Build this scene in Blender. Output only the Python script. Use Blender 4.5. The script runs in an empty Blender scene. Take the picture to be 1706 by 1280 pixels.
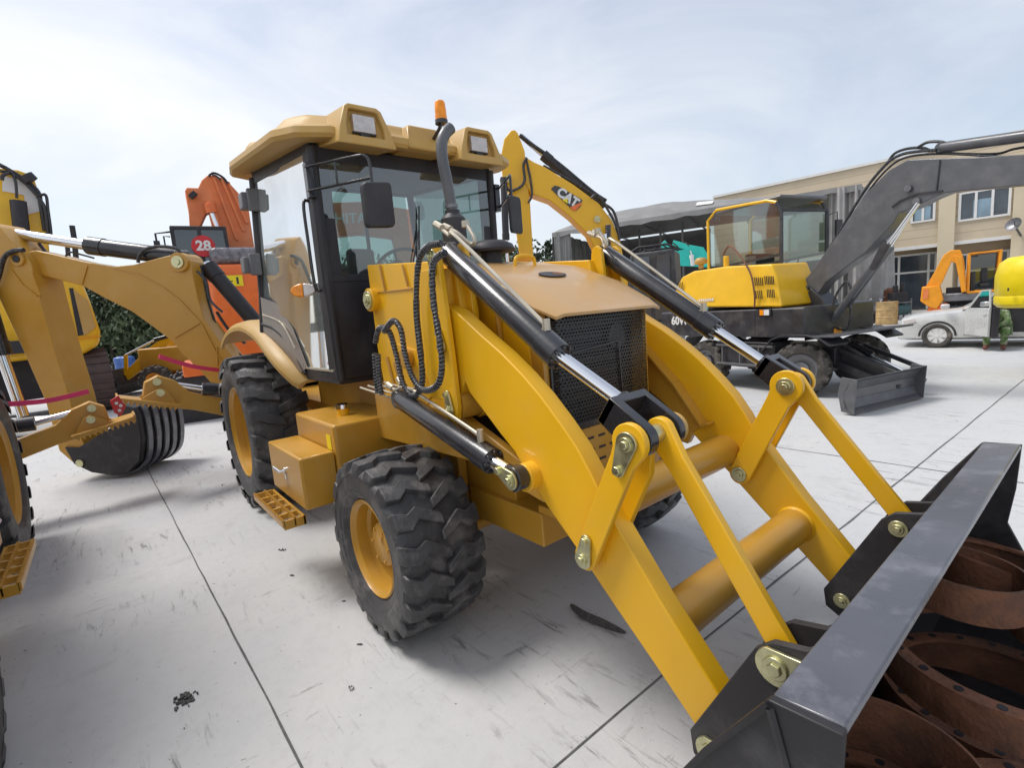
import bpy, bmesh, math, random
from mathutils import Vector, Matrix
random.seed(7)
rad = math.radians
S = bpy.context.scene
COL = S.collection
# ------------------------------------------------------------------ camera
CP = Vector((2.645, -2.010, 1.788)); YAW = rad(141.169); PIT = rad(8.373); ROL = rad(-4.638); FPX = 838.30
_f = Vector((math.cos(YAW)*math.cos(PIT), math.sin(YAW)*math.cos(PIT), -math.sin(PIT)))
_r = _f.cross(Vector((0, 0, 1))).normalized(); _u = _r.cross(_f)
CR = math.cos(ROL)*_r + math.sin(ROL)*_u
CU = -math.sin(ROL)*_r + math.cos(ROL)*_u
cam_d = bpy.data.cameras.new('camera'); cam = bpy.data.objects.new('camera', cam_d); COL.objects.link(cam)
mw = Matrix(((CR.x, CU.x, -_f.x, CP.x), (CR.y, CU.y, -_f.y, CP.y), (CR.z, CU.z, -_f.z, CP.z), (0, 0, 0, 1)))
cam.matrix_world = mw
cam_d.sensor_fit = 'HORIZONTAL'; cam_d.sensor_width = 36.0; cam_d.lens = FPX/1706.0*36.0
cam_d.clip_start = 0.05; cam_d.clip_end = 2000
S.camera = cam
# ------------------------------------------------------------------ world and sun
SUN_AZ = math.atan2(-0.54, -0.74); SUN_EL = rad(60)       # direction TOWARDS the sun (x,y)
W = bpy.data.worlds.new('World'); S.world = W; W.use_nodes = True
nt = W.node_tree; nt.nodes.clear()
def nn(t, **k):
    n = nt.nodes.new(t)
    for a, b in k.items(): setattr(n, a, b)
    return n
out = nn('ShaderNodeOutputWorld'); bg = nn('ShaderNodeBackground')
sky = nn('ShaderNodeTexSky'); sky.sky_type = 'NISHITA'; sky.sun_disc = False
sky.sun_elevation = SUN_EL; sky.sun_rotation = math.pi/2 - SUN_AZ; sky.air_density = 1.0; sky.dust_density = 2.0
tc = nn('ShaderNodeTexCoord'); mp = nn('ShaderNodeMapping'); mp.inputs['Scale'].default_value = (1.0, 1.0, 3.2)
mp.inputs['Rotation'].default_value = (0.3, 0.2, 0.9)
nz = nn('ShaderNodeTexNoise'); nz.inputs['Scale'].default_value = 1.6; nz.inputs['Detail'].default_value = 9; nz.inputs['Roughness'].default_value = 0.56
nz.inputs['Distortion'].default_value = 0.7
ramp = nn('ShaderNodeValToRGB'); ramp.color_ramp.elements[0].position = 0.38; ramp.color_ramp.elements[0].color = (0.50, 0.50, 0.50, 1)
ramp.color_ramp.elements[1].position = 0.66; ramp.color_ramp.elements[1].color = (1.0, 1.0, 1.0, 1)
mul = nn('ShaderNodeVectorMath', operation='SCALE'); mul.inputs['Scale'].default_value = 1.0
mix = nn('ShaderNodeMixRGB'); mix.inputs['Color2'].default_value = (6.2, 6.35, 6.55, 1)
nt.links.new(tc.outputs['Generated'], mp.inputs['Vector']); nt.links.new(mp.outputs['Vector'], nz.inputs['Vector'])
dotn = nn('ShaderNodeVectorMath', operation='DOT_PRODUCT'); dotn.inputs[1].default_value = (0.45, 0.75, 0.48)
nt.links.new(tc.outputs['Generated'], dotn.inputs[0])
clr = nn('ShaderNodeMapRange'); clr.inputs['From Min'].default_value = -0.1; clr.inputs['From Max'].default_value = 1.0; clr.inputs['To Min'].default_value = 1.0; clr.inputs['To Max'].default_value = 0.50
nt.links.new(dotn.outputs['Value'], clr.inputs['Value'])
mfac = nn('ShaderNodeMath', operation='MULTIPLY')
nt.links.new(nz.outputs['Fac'], ramp.inputs['Fac']); nt.links.new(ramp.outputs['Color'], mfac.inputs[0]); nt.links.new(clr.outputs['Result'], mfac.inputs[1]); nt.links.new(mfac.outputs[0], mix.inputs['Fac'])
nt.links.new(sky.outputs['Color'], mix.inputs['Color1']); nt.links.new(mix.outputs['Color'], bg.inputs['Color'])
bg.inputs['Strength'].default_value = 0.118
nt.links.new(bg.outputs['Background'], out.inputs['Surface'])
sl = bpy.data.lights.new('sun', 'SUN'); sl.energy = 1.95; sl.angle = rad(20); sl.color = (1.0, 0.97, 0.93)
sun = bpy.data.objects.new('sun', sl); COL.objects.link(sun)
sd = Vector((math.cos(SUN_AZ)*math.cos(SUN_EL), math.sin(SUN_AZ)*math.cos(SUN_EL), math.sin(SUN_EL)))
sun.rotation_euler = sd.to_track_quat('Z', 'Y').to_euler()
S.view_settings.view_transform = 'Standard'; S.view_settings.look = 'None'; S.view_settings.gamma = 1
S.view_settings.exposure = 0.45; S.view_settings.use_curve_mapping = False
S.cycles.max_bounces = 8; S.cycles.transparent_max_bounces = 16; S.cycles.use_denoising = True
S.cycles.sample_clamp_indirect = 6

# ------------------------------------------------------------------ materials
def srgb(r, g, b):
    f = lambda c: (c/255/12.92) if c/255 <= 0.04045 else ((c/255+0.055)/1.055)**2.4
    return (f(r), f(g), f(b))
def mat(name, col, rough=0.5, metal=0.0, var=0.12, scale=6.0, bump=0.0, bscale=40.0, coat=0.0, dirt=None, dirt_amt=0.0, dirt_scale=3.0, spec=0.5, stretch=None):
    m = bpy.data.materials.new(name); m.use_nodes = True; t = m.node_tree; b = t.nodes['Principled BSDF']
    b.inputs['Metallic'].default_value = metal; b.inputs['Specular IOR Level'].default_value = spec
    b.inputs['Coat Weight'].default_value = coat; b.inputs['Coat Roughness'].default_value = 0.12
    tc = t.nodes.new('ShaderNodeTexCoord'); src = tc.outputs['Object']
    if stretch:
        mpn = t.nodes.new('ShaderNodeMapping'); mpn.inputs['Scale'].default_value = stretch
        t.links.new(src, mpn.inputs['Vector']); src = mpn.outputs['Vector']
    n = t.nodes.new('ShaderNodeTexNoise'); n.inputs['Scale'].default_value = scale; n.inputs['Detail'].default_value = 6
    t.links.new(src, n.inputs['Vector'])
    r = t.nodes.new('ShaderNodeMapRange'); r.inputs['From Min'].default_value = 0.3; r.inputs['From Max'].default_value = 0.7
    r.inputs['To Min'].default_value = 1-var; r.inputs['To Max'].default_value = 1+var
    t.links.new(n.outputs['Fac'], r.inputs['Value'])
    mx = t.nodes.new('ShaderNodeVectorMath'); mx.operation = 'SCALE'; mx.inputs[0].default_value = col
    t.links.new(r.outputs['Result'], mx.inputs['Scale']); cout = mx.outputs['Vector']
    if dirt:
        n2 = t.nodes.new('ShaderNodeTexNoise'); n2.inputs['Scale'].default_value = dirt_scale; n2.inputs['Detail'].default_value = 10; n2.inputs['Roughness'].default_value = 0.65
        t.links.new(src, n2.inputs['Vector'])
        r2 = t.nodes.new('ShaderNodeMapRange'); r2.inputs['From Min'].default_value = 0.5; r2.inputs['From Max'].default_value = 0.72
        r2.inputs['To Max'].default_value = dirt_amt
        t.links.new(n2.outputs['Fac'], r2.inputs['Value'])
        m2 = t.nodes.new('ShaderNodeMixRGB'); m2.inputs['Color2'].default_value = (*dirt, 1)
        t.links.new(r2.outputs['Result'], m2.inputs['Fac']); t.links.new(cout, m2.inputs['Color1']); cout = m2.outputs['Color']
    t.links.new(cout, b.inputs['Base Color'])
    rr = t.nodes.new('ShaderNodeMapRange'); rr.inputs['From Min'].default_value = 0.3; rr.inputs['From Max'].default_value = 0.7
    rr.inputs['To Min'].default_value = max(0.02, rough*0.8); rr.inputs['To Max'].default_value = min(1, rough*1.25)
    t.links.new(n.outputs['Fac'], rr.inputs['Value']); t.links.new(rr.outputs['Result'], b.inputs['Roughness'])
    if bump:
        n3 = t.nodes.new('ShaderNodeTexNoise'); n3.inputs['Scale'].default_value = bscale; n3.inputs['Detail'].default_value = 4
        t.links.new(src, n3.inputs['Vector'])
        bp = t.nodes.new('ShaderNodeBump'); bp.inputs['Strength'].default_value = bump; bp.inputs['Distance'].default_value = 0.01
        t.links.new(n3.outputs['Fac'], bp.inputs['Height']); t.links.new(bp.outputs['Normal'], b.inputs['Normal'])
    return m
DUST = (0.42, 0.36, 0.27)
M = {}
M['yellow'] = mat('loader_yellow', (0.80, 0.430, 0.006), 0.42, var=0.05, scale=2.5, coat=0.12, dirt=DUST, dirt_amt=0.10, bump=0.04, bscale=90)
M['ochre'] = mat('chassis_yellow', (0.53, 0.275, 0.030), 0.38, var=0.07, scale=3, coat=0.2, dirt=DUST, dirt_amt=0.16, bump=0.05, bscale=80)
M['hoodpaint'] = mat('hood_paint_dust_and_sheen', (0.50, 0.29, 0.10), 0.34, var=0.06, scale=2, coat=0.25, dirt=(0.55, 0.42, 0.30), dirt_amt=0.55, dirt_scale=1.6, bump=0.03, bscale=90)  # tan base and beige patches hold dust and painted-in sky sheen
M['beige'] = mat('moulded_ochre_plastic', (0.50, 0.305, 0.080), 0.45, var=0.06, scale=3, dirt=DUST, dirt_amt=0.3, bump=0.06, bscale=120)
M['black'] = mat('black_paint', (0.018, 0.018, 0.022), 0.26, var=0.25, scale=5, coat=0.4, dirt=(0.16, 0.15, 0.15), dirt_amt=0.18, bump=0.04, bscale=60)
M['blackmatt'] = mat('dark_trim', (0.022, 0.020, 0.024), 0.5, var=0.25, scale=5, dirt=(0.15, 0.14, 0.13), dirt_amt=0.15)
M['bucket'] = mat('bucket_black', (0.022, 0.020, 0.022), 0.58, var=0.3, scale=4, dirt=(0.13, 0.125, 0.13), dirt_amt=0.35, dirt_scale=5, bump=0.12, bscale=30)
M['beam'] = mat('bucket_edge_sky_grey', (0.075, 0.078, 0.092), 0.30, var=0.18, scale=4, dirt=(0.30, 0.30, 0.33), dirt_amt=0.45, dirt_scale=6, bump=0.06, bscale=50, coat=0.3)  # blue-grey tones paint the sky's reflection onto the black bucket steel
M['rubber'] = mat('tyre_rubber', (0.055, 0.054, 0.056), 0.50, var=0.25, scale=9, dirt=(0.24, 0.22, 0.21), dirt_amt=0.6, dirt_scale=7, bump=0.35, bscale=45)
M['rubberdust'] = mat('dusty_tyre', (0.060, 0.054, 0.048), 0.8, var=0.3, scale=9, dirt=(0.30, 0.27, 0.23), dirt_amt=0.6, dirt_scale=6, bump=0.4, bscale=30)
M['hose'] = mat('hose_black', (0.016, 0.016, 0.018), 0.32, var=0.3, scale=60, dirt=(0.3, 0.3, 0.32), dirt_amt=0.5, dirt_scale=60)
M['guard'] = mat('grey_spiral_guard', (0.17, 0.17, 0.18), 0.3, 0.2, var=0.3, scale=40)
M['chrome'] = mat('chrome', (0.78, 0.79, 0.82), 0.12, 1.0, var=0.04)
M['pipe'] = mat('bare_steel_pipe', (0.52, 0.47, 0.38), 0.42, 0.7, var=0.08)
M['zinc'] = mat('zinc_pin', (0.58, 0.56, 0.34), 0.32, 0.9, var=0.2, scale=30)
M['steel'] = mat('grey_steel', (0.20, 0.20, 0.21), 0.38, 0.7, var=0.2)
M['rust'] = mat('rust', (0.20, 0.085, 0.045), 0.75, 0.0, var=0.4, scale=7, dirt=(0.075, 0.050, 0.040), dirt_amt=0.85, dirt_scale=5, bump=0.5, bscale=60)
M['orange'] = mat('orange_paint', (0.80, 0.155, 0.02), 0.38, var=0.07, coat=0.2, dirt=DUST, dirt_amt=0.12)
M['oldorange'] = mat('faded_orange', (0.74, 0.20, 0.06), 0.5, var=0.1, dirt=DUST, dirt_amt=0.25)
M['sun_yellow'] = mat('bright_yellow', (0.80, 0.46, 0.01), 0.35, var=0.05, coat=0.2)
M['lime'] = mat('lime_yellow', (0.86, 0.66, 0.01), 0.4, var=0.05)
M['amber'] = mat('amber_orange', (0.78, 0.30, 0.01), 0.4, var=0.08)
M['charcoal'] = mat('charcoal_paint', (0.095, 0.097, 0.106), 0.38, var=0.15, coat=0.2, dirt=DUST, dirt_amt=0.1)
M['darkgrey'] = mat('grey_black_paint', (0.030, 0.030, 0.035), 0.42, var=0.2, coat=0.1, dirt=DUST, dirt_amt=0.12)
M['teal'] = mat('teal_paint', (0.02, 0.50, 0.42), 0.42, var=0.08)
M['white'] = mat('white_paint', (0.72, 0.71, 0.69), 0.5, var=0.05)
M['silver'] = mat('silver_paint', (0.62, 0.62, 0.60), 0.30, 0.25, var=0.03, coat=0.4)
M['red'] = mat('red_plastic', (0.55, 0.02, 0.025), 0.35, var=0.1)
M['pink'] = mat('pink_strap', (0.72, 0.05, 0.16), 0.6, var=0.1)
M['amberglass'] = mat('amber_lens', (0.95, 0.30, 0.01), 0.2, var=0.15, scale=40)
M['lens'] = mat('clear_lens', (0.55, 0.50, 0.47), 0.15, 0.4, var=0.12, scale=30, bump=0.3, bscale=60)
M['seat'] = mat('seat_vinyl', (0.035, 0.034, 0.036), 0.6, var=0.2)
M['console'] = mat('console_grey', (0.16, 0.16, 0.17), 0.55, var=0.15)
M['liner'] = mat('cab_liner', (0.26, 0.26, 0.26), 0.8, var=0.1)
M['cream'] = None
M['sticker'] = mat('yellow_sticker', (0.85, 0.68, 0.01), 0.5, var=0.05)
M['trunk'] = mat('bark', (0.10, 0.07, 0.05), 0.9, var=0.3)
M['leaf'] = mat('leaf_dark', (0.035, 0.055, 0.026), 0.7, var=0.5, scale=1.5)
M['leaf2'] = mat('leaf_mid', (0.055, 0.080, 0.034), 0.7, var=0.5, scale=1.5)
M['blue'] = mat('blue_paint', (0.05, 0.12, 0.35), 0.4)
M['tarp'] = mat('grey_tarpaulin', (0.235, 0.23, 0.225), 0.75, var=0.2, scale=1.2, dirt=(0.18, 0.17, 0.165), dirt_amt=0.4, dirt_scale=1.0, bump=0.3, bscale=3)
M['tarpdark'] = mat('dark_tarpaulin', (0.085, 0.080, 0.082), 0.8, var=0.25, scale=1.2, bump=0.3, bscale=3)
M['plastic'] = mat('wrinkled_plastic_film', (0.17, 0.16, 0.18), 0.22, var=0.4, scale=12, bump=0.8, bscale=20)
M['drum'] = mat('tan_drum', (0.42, 0.28, 0.12), 0.6, var=0.3)
M['hivis'] = mat('hi_vis_green', (0.55, 0.90, 0.05), 0.6, var=0.05)
M['camo'] = mat('camouflage_cloth', (0.09, 0.15, 0.05), 0.85, var=0.8, scale=9, dirt=(0.46, 0.43, 0.33), dirt_amt=1.0, dirt_scale=11)
M['skin'] = mat('skin', (0.42, 0.24, 0.16), 0.6, var=0.05)
M['hair'] = mat('hair', (0.015, 0.012, 0.011), 0.6)
M['shoe'] = mat('brown_shoe', (0.13, 0.045, 0.030), 0.6)

def glass(name, tint=(0.80, 0.90, 0.88), gloss=0.9, base=0.07, film=0.0, fcol=(0.5, 0.55, 0.53)):
    m = bpy.data.materials.new(name); m.use_nodes = True; t = m.node_tree; t.nodes.clear()
    o = t.nodes.new('ShaderNodeOutputMaterial'); tr = t.nodes.new('ShaderNodeBsdfTransparent'); tr.inputs['Color'].default_value = (*tint, 1)
    g = t.nodes.new('ShaderNodeBsdfGlossy'); g.inputs['Roughness'].default_value = 0.03; g.inputs['Color'].default_value = (gloss, gloss, gloss, 1)
    fr = t.nodes.new('ShaderNodeFresnel'); fr.inputs['IOR'].default_value = 1.5
    mr = t.nodes.new('ShaderNodeMapRange'); mr.inputs['To Min'].default_value = base; mr.inputs['To Max'].default_value = 1.0
    t.links.new(fr.outputs['Fac'], mr.inputs['Value'])
    n = t.nodes.new('ShaderNodeTexNoise'); n.inputs['Scale'].default_value = 1.1
    bp = t.nodes.new('ShaderNodeBump'); bp.inputs['Strength'].default_value = 0.02; t.links.new(n.outputs['Fac'], bp.inputs['Height'])
    t.links.new(bp.outputs['Normal'], g.inputs['Normal'])
    mx = t.nodes.new('ShaderNodeMixShader'); t.links.new(mr.outputs['Result'], mx.inputs['Fac'])
    t.links.new(tr.outputs[0], mx.inputs[1]); t.links.new(g.outputs[0], mx.inputs[2])
    df = t.nodes.new('ShaderNodeBsdfDiffuse'); df.inputs['Color'].default_value = (*fcol, 1)
    n2 = t.nodes.new('ShaderNodeTexNoise'); n2.inputs['Scale'].default_value = 2.2; n2.inputs['Detail'].default_value = 7; n2.inputs['Distortion'].default_value = 0.8
    r2 = t.nodes.new('ShaderNodeMapRange'); r2.inputs['From Min'].default_value = 0.3; r2.inputs['From Max'].default_value = 0.75; r2.inputs['To Min'].default_value = film*0.5; r2.inputs['To Max'].default_value = film*1.5
    t.links.new(n2.outputs['Fac'], r2.inputs['Value']); m2 = t.nodes.new('ShaderNodeMixShader'); t.links.new(r2.outputs['Result'], m2.inputs['Fac'])
    t.links.new(mx.outputs[0], m2.inputs[1]); t.links.new(df.outputs[0], m2.inputs[2]); t.links.new(m2.outputs[0], o.inputs[0])
    return m
M['glass'] = glass('tinted_cab_glass', (0.46, 0.60, 0.57), base=0.13, film=0.05)
M['doorglass'] = glass('reflecting_door_glass', (0.26, 0.34, 0.33), base=0.30, film=0.26)
M['glassdark'] = glass('dark_cab_glass', (0.30, 0.36, 0.36), base=0.10)
M['winglass'] = mat('window_glass_dark', (0.05, 0.065, 0.085), 0.12, var=0.4, scale=1.0, spec=0.9)
M['winblue'] = mat('window_glass_blue', (0.20, 0.30, 0.38), 0.15, var=0.4, scale=1.0, spec=0.9)

def perforated(name, pitch, hole, col, axes=('Y', 'Z')):
    m = bpy.data.materials.new(name); m.use_nodes = True; t = m.node_tree; b = t.nodes['Principled BSDF']; o = t.nodes['Material Output']
    b.inputs['Base Color'].default_value = (*col, 1); b.inputs['Roughness'].default_value = 0.38
    tc = t.nodes.new('ShaderNodeTexCoord'); sp = t.nodes.new('ShaderNodeSeparateXYZ'); t.links.new(tc.outputs['Object'], sp.inputs[0])
    def mth(op, a, b_=None, c=None):
        n = t.nodes.new('ShaderNodeMath'); n.operation = op
        for i, v in enumerate((a, b_, c)):
            if v is None: continue
            if isinstance(v, (int, float)): n.inputs[i].default_value = v
            else: t.links.new(v, n.inputs[i])
        return n.outputs[0]
    def cell(off):
        a = mth('ADD', mth('DIVIDE', sp.outputs[axes[0]], pitch), 100+off); c = mth('ADD', mth('DIVIDE', sp.outputs[axes[1]], pitch*1.732), 100+off)
        a = mth('SUBTRACT', mth('FRACT', a), 0.5); c = mth('MULTIPLY', mth('SUBTRACT', mth('FRACT', c), 0.5), 1.732)
        return mth('ADD', mth('MULTIPLY', a, a), mth('MULTIPLY', c, c))
    d = mth('MINIMUM', cell(0.0), cell(0.5)); hit = mth('LESS_THAN', d, hole*hole)
    tr = t.nodes.new('ShaderNodeBsdfTransparent'); mx = t.nodes.new('ShaderNodeMixShader')
    t.links.new(hit, mx.inputs['Fac']); t.links.new(b.outputs[0], mx.inputs[1]); t.links.new(tr.outputs[0], mx.inputs[2]); t.links.new(mx.outputs[0], o.inputs['Surface'])
    return m
M['perf'] = perforated('perforated_grille', 0.021, 0.33, (0.022, 0.022, 0.024))
M['perfx'] = perforated('perforated_grille_side', 0.021, 0.33, (0.022, 0.022, 0.024), ('X', 'Z'))

# ground concrete
def concrete():
    m = bpy.data.materials.new('concrete'); m.use_nodes = True; t = m.node_tree; b = t.nodes['Principled BSDF']
    tc = t.nodes.new('ShaderNodeTexCoord')
    def noise(sc, det, ro=0.6, st=None, rot=None, dist=0):
        v = tc.outputs['Object']
        if st:
            mp = t.nodes.new('ShaderNodeMapping'); mp.inputs['Scale'].default_value = st
            if rot: mp.inputs['Rotation'].default_value = rot
            t.links.new(v, mp.inputs['Vector']); v = mp.outputs['Vector']
        n = t.nodes.new('ShaderNodeTexNoise'); n.inputs['Scale'].default_value = sc; n.inputs['Detail'].default_value = det
        n.inputs['Roughness'].default_value = ro; n.inputs['Distortion'].default_value = dist
        t.links.new(v, n.inputs['Vector']); return n.outputs['Fac']
    def rng(v, a, b_, c, d):
        r = t.nodes.new('ShaderNodeMapRange'); r.inputs['From Min'].default_value = a; r.inputs['From Max'].default_value = b_
        r.inputs['To Min'].default_value = c; r.inputs['To Max'].default_value = d; t.links.new(v, r.inputs['Value']); return r.outputs['Result']
    def mixc(f, a, c):
        x = t.nodes.new('ShaderNodeMixRGB'); t.links.new(f, x.inputs['Fac'])
        if isinstance(a, tuple): x.inputs['Color1'].default_value = (*a, 1)
        else: t.links.new(a, x.inputs['Color1'])
        x.inputs['Color2'].default_value = (*c, 1); return x.outputs['Color']
    c = mixc(rng(noise(0.35, 5), 0.35, 0.65, 0, 1), (0.51, 0.518, 0.53), (0.555, 0.55, 0.535))
    c = mixc(rng(noise(2.2, 9, 0.7), 0.42, 0.75, 0, 0.6), c, (0.47, 0.48, 0.49))
    c = mixc(rng(noise(11, 8, 0.7), 0.50, 0.8, 0, 0.6), c, (0.43, 0.425, 0.42))
    # scuffs
    s1 = rng(noise(3.0, 8, 0.72, (0.9, 6.0, 1), (0, 0, 0.5), 0.6), 0.55, 0.66, 0, 0.85)
    msk = rng(noise(0.9, 3), 0.47, 0.58, 0, 1)
    mm = t.nodes.new('ShaderNodeMath'); mm.operation = 'MULTIPLY'; t.links.new(s1, mm.inputs[0]); t.links.new(msk, mm.inputs[1])
    c = mixc(mm.outputs[0], c, (0.18, 0.175, 0.175))
    s2 = rng(noise(2.6, 8, 0.75, (7.0, 1.2, 1), (0, 0, 0.25), 0.4), 0.59, 0.68, 0, 0.7)
    mm2 = t.nodes.new('ShaderNodeMath'); mm2.operation = 'MULTIPLY'; t.links.new(s2, mm2.inputs[0]); t.links.new(rng(noise(0.7, 3), 0.47, 0.57, 0, 1), mm2.inputs[1])
    c = mixc(mm2.outputs[0], c, (0.20, 0.195, 0.19))
    # fine specks
    c = mixc(rng(noise(28, 4, 0.55), 0.67, 0.73, 0, 0.8), c, (0.15, 0.145, 0.14))
    c = mixc(rng(noise(1.1, 10, 0.75, None, None, 1.2), 0.58, 0.74, 0, 0.45), c, (0.30, 0.295, 0.29))
    t.links.new(c, b.inputs['Base Color'])
    b.inputs['Roughness'].default_value = 0.72; b.inputs['Specular IOR Level'].default_value = 0.35
    bp = t.nodes.new('ShaderNodeBump'); bp.inputs['Strength'].default_value = 0.25; bp.inputs['Distance'].default_value = 0.01
    t.links.new(noise(25, 6), bp.inputs['Height']); t.links.new(bp.outputs['Normal'], b.inputs['Normal'])
    return m
M['concrete'] = concrete()
def siding():
    m = mat('cream_panels', (0.60, 0.50, 0.36), 0.7, var=0.06, scale=0.6, dirt=(0.40, 0.33, 0.24), dirt_amt=0.35, dirt_scale=0.8)
    t = m.node_tree; b = t.nodes['Principled BSDF']; src = b.inputs['Base Color'].links[0].from_socket
    tc = t.nodes.new('ShaderNodeTexCoord'); sp = t.nodes.new('ShaderNodeSeparateXYZ'); t.links.new(tc.outputs['Object'], sp.inputs[0])
    a = t.nodes.new('ShaderNodeMath'); a.operation = 'DIVIDE'; a.inputs[1].default_value = 0.42; t.links.new(sp.outputs['Z'], a.inputs[0])
    f = t.nodes.new('ShaderNodeMath'); f.operation = 'FRACT'; t.links.new(a.outputs[0], f.inputs[0])
    l = t.nodes.new('ShaderNodeMath'); l.operation = 'LESS_THAN'; l.inputs[1].default_value = 0.09; t.links.new(f.outputs[0], l.inputs[0])
    s = t.nodes.new('ShaderNodeMath'); s.operation = 'MULTIPLY'; s.inputs[1].default_value = 0.45; t.links.new(l.outputs[0], s.inputs[0])
    x = t.nodes.new('ShaderNodeMixRGB'); x.inputs['Color2'].default_value = (0.25, 0.19, 0.13, 1)
    t.links.new(s.outputs[0], x.inputs['Fac']); t.links.new(src, x.inputs['Color1']); t.links.new(x.outputs['Color'], b.inputs['Base Color'])
    return m
M['cream'] = siding()

# ------------------------------------------------------------------ mesh helpers
ORG = {}
def V(*a): return Vector(a)
class MB:
    def __init__(s): s.v = []; s.f = []; s.sm = []
    def add(s, vs, fs, smooth=False):
        n = len(s.v); s.v += [Vector(p) for p in vs]; s.f += [tuple(i+n for i in f) for f in fs]; s.sm += [smooth]*len(fs); return s
    def box(s, x0, x1, y0, y1, z0, z1, fr=None):
        p = [(x, y, z) for x in (x0, x1) for y in (y0, y1) for z in (z0, z1)]
        if fr: p = [fr.pt(*q) for q in p]
        return s.add(p, [(0, 1, 3, 2), (4, 6, 7, 5), (0, 4, 5, 1), (2, 3, 7, 6), (0, 2, 6, 4), (1, 5, 7, 3)])
    def beam(s, a, b, w, h, up=(0, 0, 1)):
        a = Vector(a); b = Vector(b); d = (b-a).normalized(); u = Vector(up); r = d.cross(u)
        if r.length < 1e-4: r = d.cross(Vector((1, 0, 0)))
        r.normalize(); u = r.cross(d); p = []
        for c in (a, b):
            for i, j in ((-1, -1), (1, -1), (1, 1), (-1, 1)): p.append(c+r*(i*w/2)+u*(j*h/2))
        return s.add(p, [(3, 2, 1, 0), (4, 5, 6, 7), (0, 1, 5, 4), (1, 2, 6, 5), (2, 3, 7, 6), (3, 0, 4, 7)])
    def prism(s, pts, vec):
        pts = [Vector(p) for p in pts]; vec = Vector(vec); n = len(pts)
        nrm = Vector((0, 0, 0))
        for i in range(n): nrm += (pts[i]-pts[0]).cross(pts[(i+1) % n]-pts[0])
        if nrm.dot(vec) > 0: pts = pts[::-1]
        fs = [tuple(range(n)), tuple(range(2*n-1, n-1, -1))]+[(i, i+n, (i+1) % n+n, (i+1) % n) for i in range(n)]
        return s.add(pts+[p+vec for p in pts], fs)
    def tube(s, path, r, n=10, cap=True, smooth=True):
        path = [Vector(p) for p in path]; k = len(path); rs = r if isinstance(r, (list, tuple)) else [r]*k
        t = [(path[min(i+1, k-1)]-path[max(i-1, 0)]).normalized() for i in range(k)]
        a = t[0].orthogonal().normalized(); vs = []
        for i in range(k):
            a = (a-t[i]*a.dot(t[i])).normalized(); b = t[i].cross(a)
            for j in range(n):
                th = 2*math.pi*j/n; vs.append(path[i]+(a*math.cos(th)+b*math.sin(th))*rs[i])
        fs = [(i*n+j, i*n+(j+1) % n, (i+1)*n+(j+1) % n, (i+1)*n+j) for i in range(k-1) for j in range(n)]
        s.add(vs, fs, smooth)
        if cap:
            m = len(s.v)-len(vs); s.f += [tuple(m+j for j in range(n-1, -1, -1)), tuple(m+(k-1)*n+j for j in range(n))]; s.sm += [False, False]
        return s
    def cyl(s, a, b, r, r2=None, n=20): return s.tube([a, b], [r, r if r2 is None else r2], n)
    def lathe(s, prof, o, axis, n=32, ref=None, smooth=True):
        o = Vector(o); ax = Vector(axis).normalized(); a = ax.orthogonal().normalized() if ref is None else Vector(ref); b = ax.cross(a)
        vs = []; k = len(prof)
        for j in range(n):
            th = 2*math.pi*j/n; d = a*math.cos(th)+b*math.sin(th)
            for (r, h) in prof: vs.append(o+ax*h+d*r)
        fs = [(j*k+i, j*k+i+1, ((j+1) % n)*k+i+1, ((j+1) % n)*k+i) for j in range(n) for i in range(k-1)]
        return s.add(vs, fs, smooth)
    def build(s, name, m, parent=None, bevel=0.0, origin=None, ang=38, seg=2):
        me = bpy.data.meshes.new(name)
        po = ORG.get(parent, Vector((0, 0, 0))) if parent else Vector((0, 0, 0))
        if origin is None:
            if parent: o = po
            else:
                xs = [p.x for p in s.v]; ys = [p.y for p in s.v]; o = Vector(((min(xs)+max(xs))/2, (min(ys)+max(ys))/2, min(p.z for p in s.v)))
        else: o = Vector(origin)
        me.from_pydata([p-o for p in s.v], [], s.f); me.update()
        bm = bmesh.new(); bm.from_mesh(me); bmesh.ops.recalc_face_normals(bm, faces=bm.faces); bm.to_mesh(me); bm.free()
        for p, q in zip(me.polygons, s.sm): p.use_smooth = True
        try: me.set_sharp_from_angle(angle=rad(ang))
        except Exception: pass
        ob = bpy.data.objects.new(name, me); COL.objects.link(ob)
        if m: me.materials.append(M[m] if isinstance(m, str) else m)
        if parent: ob.parent = parent
        ob.location = o-po; ORG[ob] = o
        if bevel:
            md = ob.modifiers.new('bevel', 'BEVEL'); md.width = bevel; md.segments = seg; md.limit_method = 'ANGLE'; md.angle_limit = rad(40); md.harden_normals = False
        return ob
def tag(o, label=None, cat=None, group=None, kind=None):
    if label: o['label'] = label
    if cat: o['category'] = cat
    if group: o['group'] = group
    if kind: o['kind'] = kind
    return o
def thing(name, label, cat, loc, group=None):
    o = bpy.data.objects.new(name, None); COL.objects.link(o); o.empty_display_size = 0.2
    o.location = loc; ORG[o] = Vector(loc); return tag(o, label, cat, group)
def copy_tree(o, parent=None):
    c = o.copy(); COL.objects.link(c); c.parent = parent
    if parent is not None: c.matrix_parent_inverse = o.matrix_parent_inverse
    for ch in list(o.children): copy_tree(ch, c)
    return c
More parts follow.
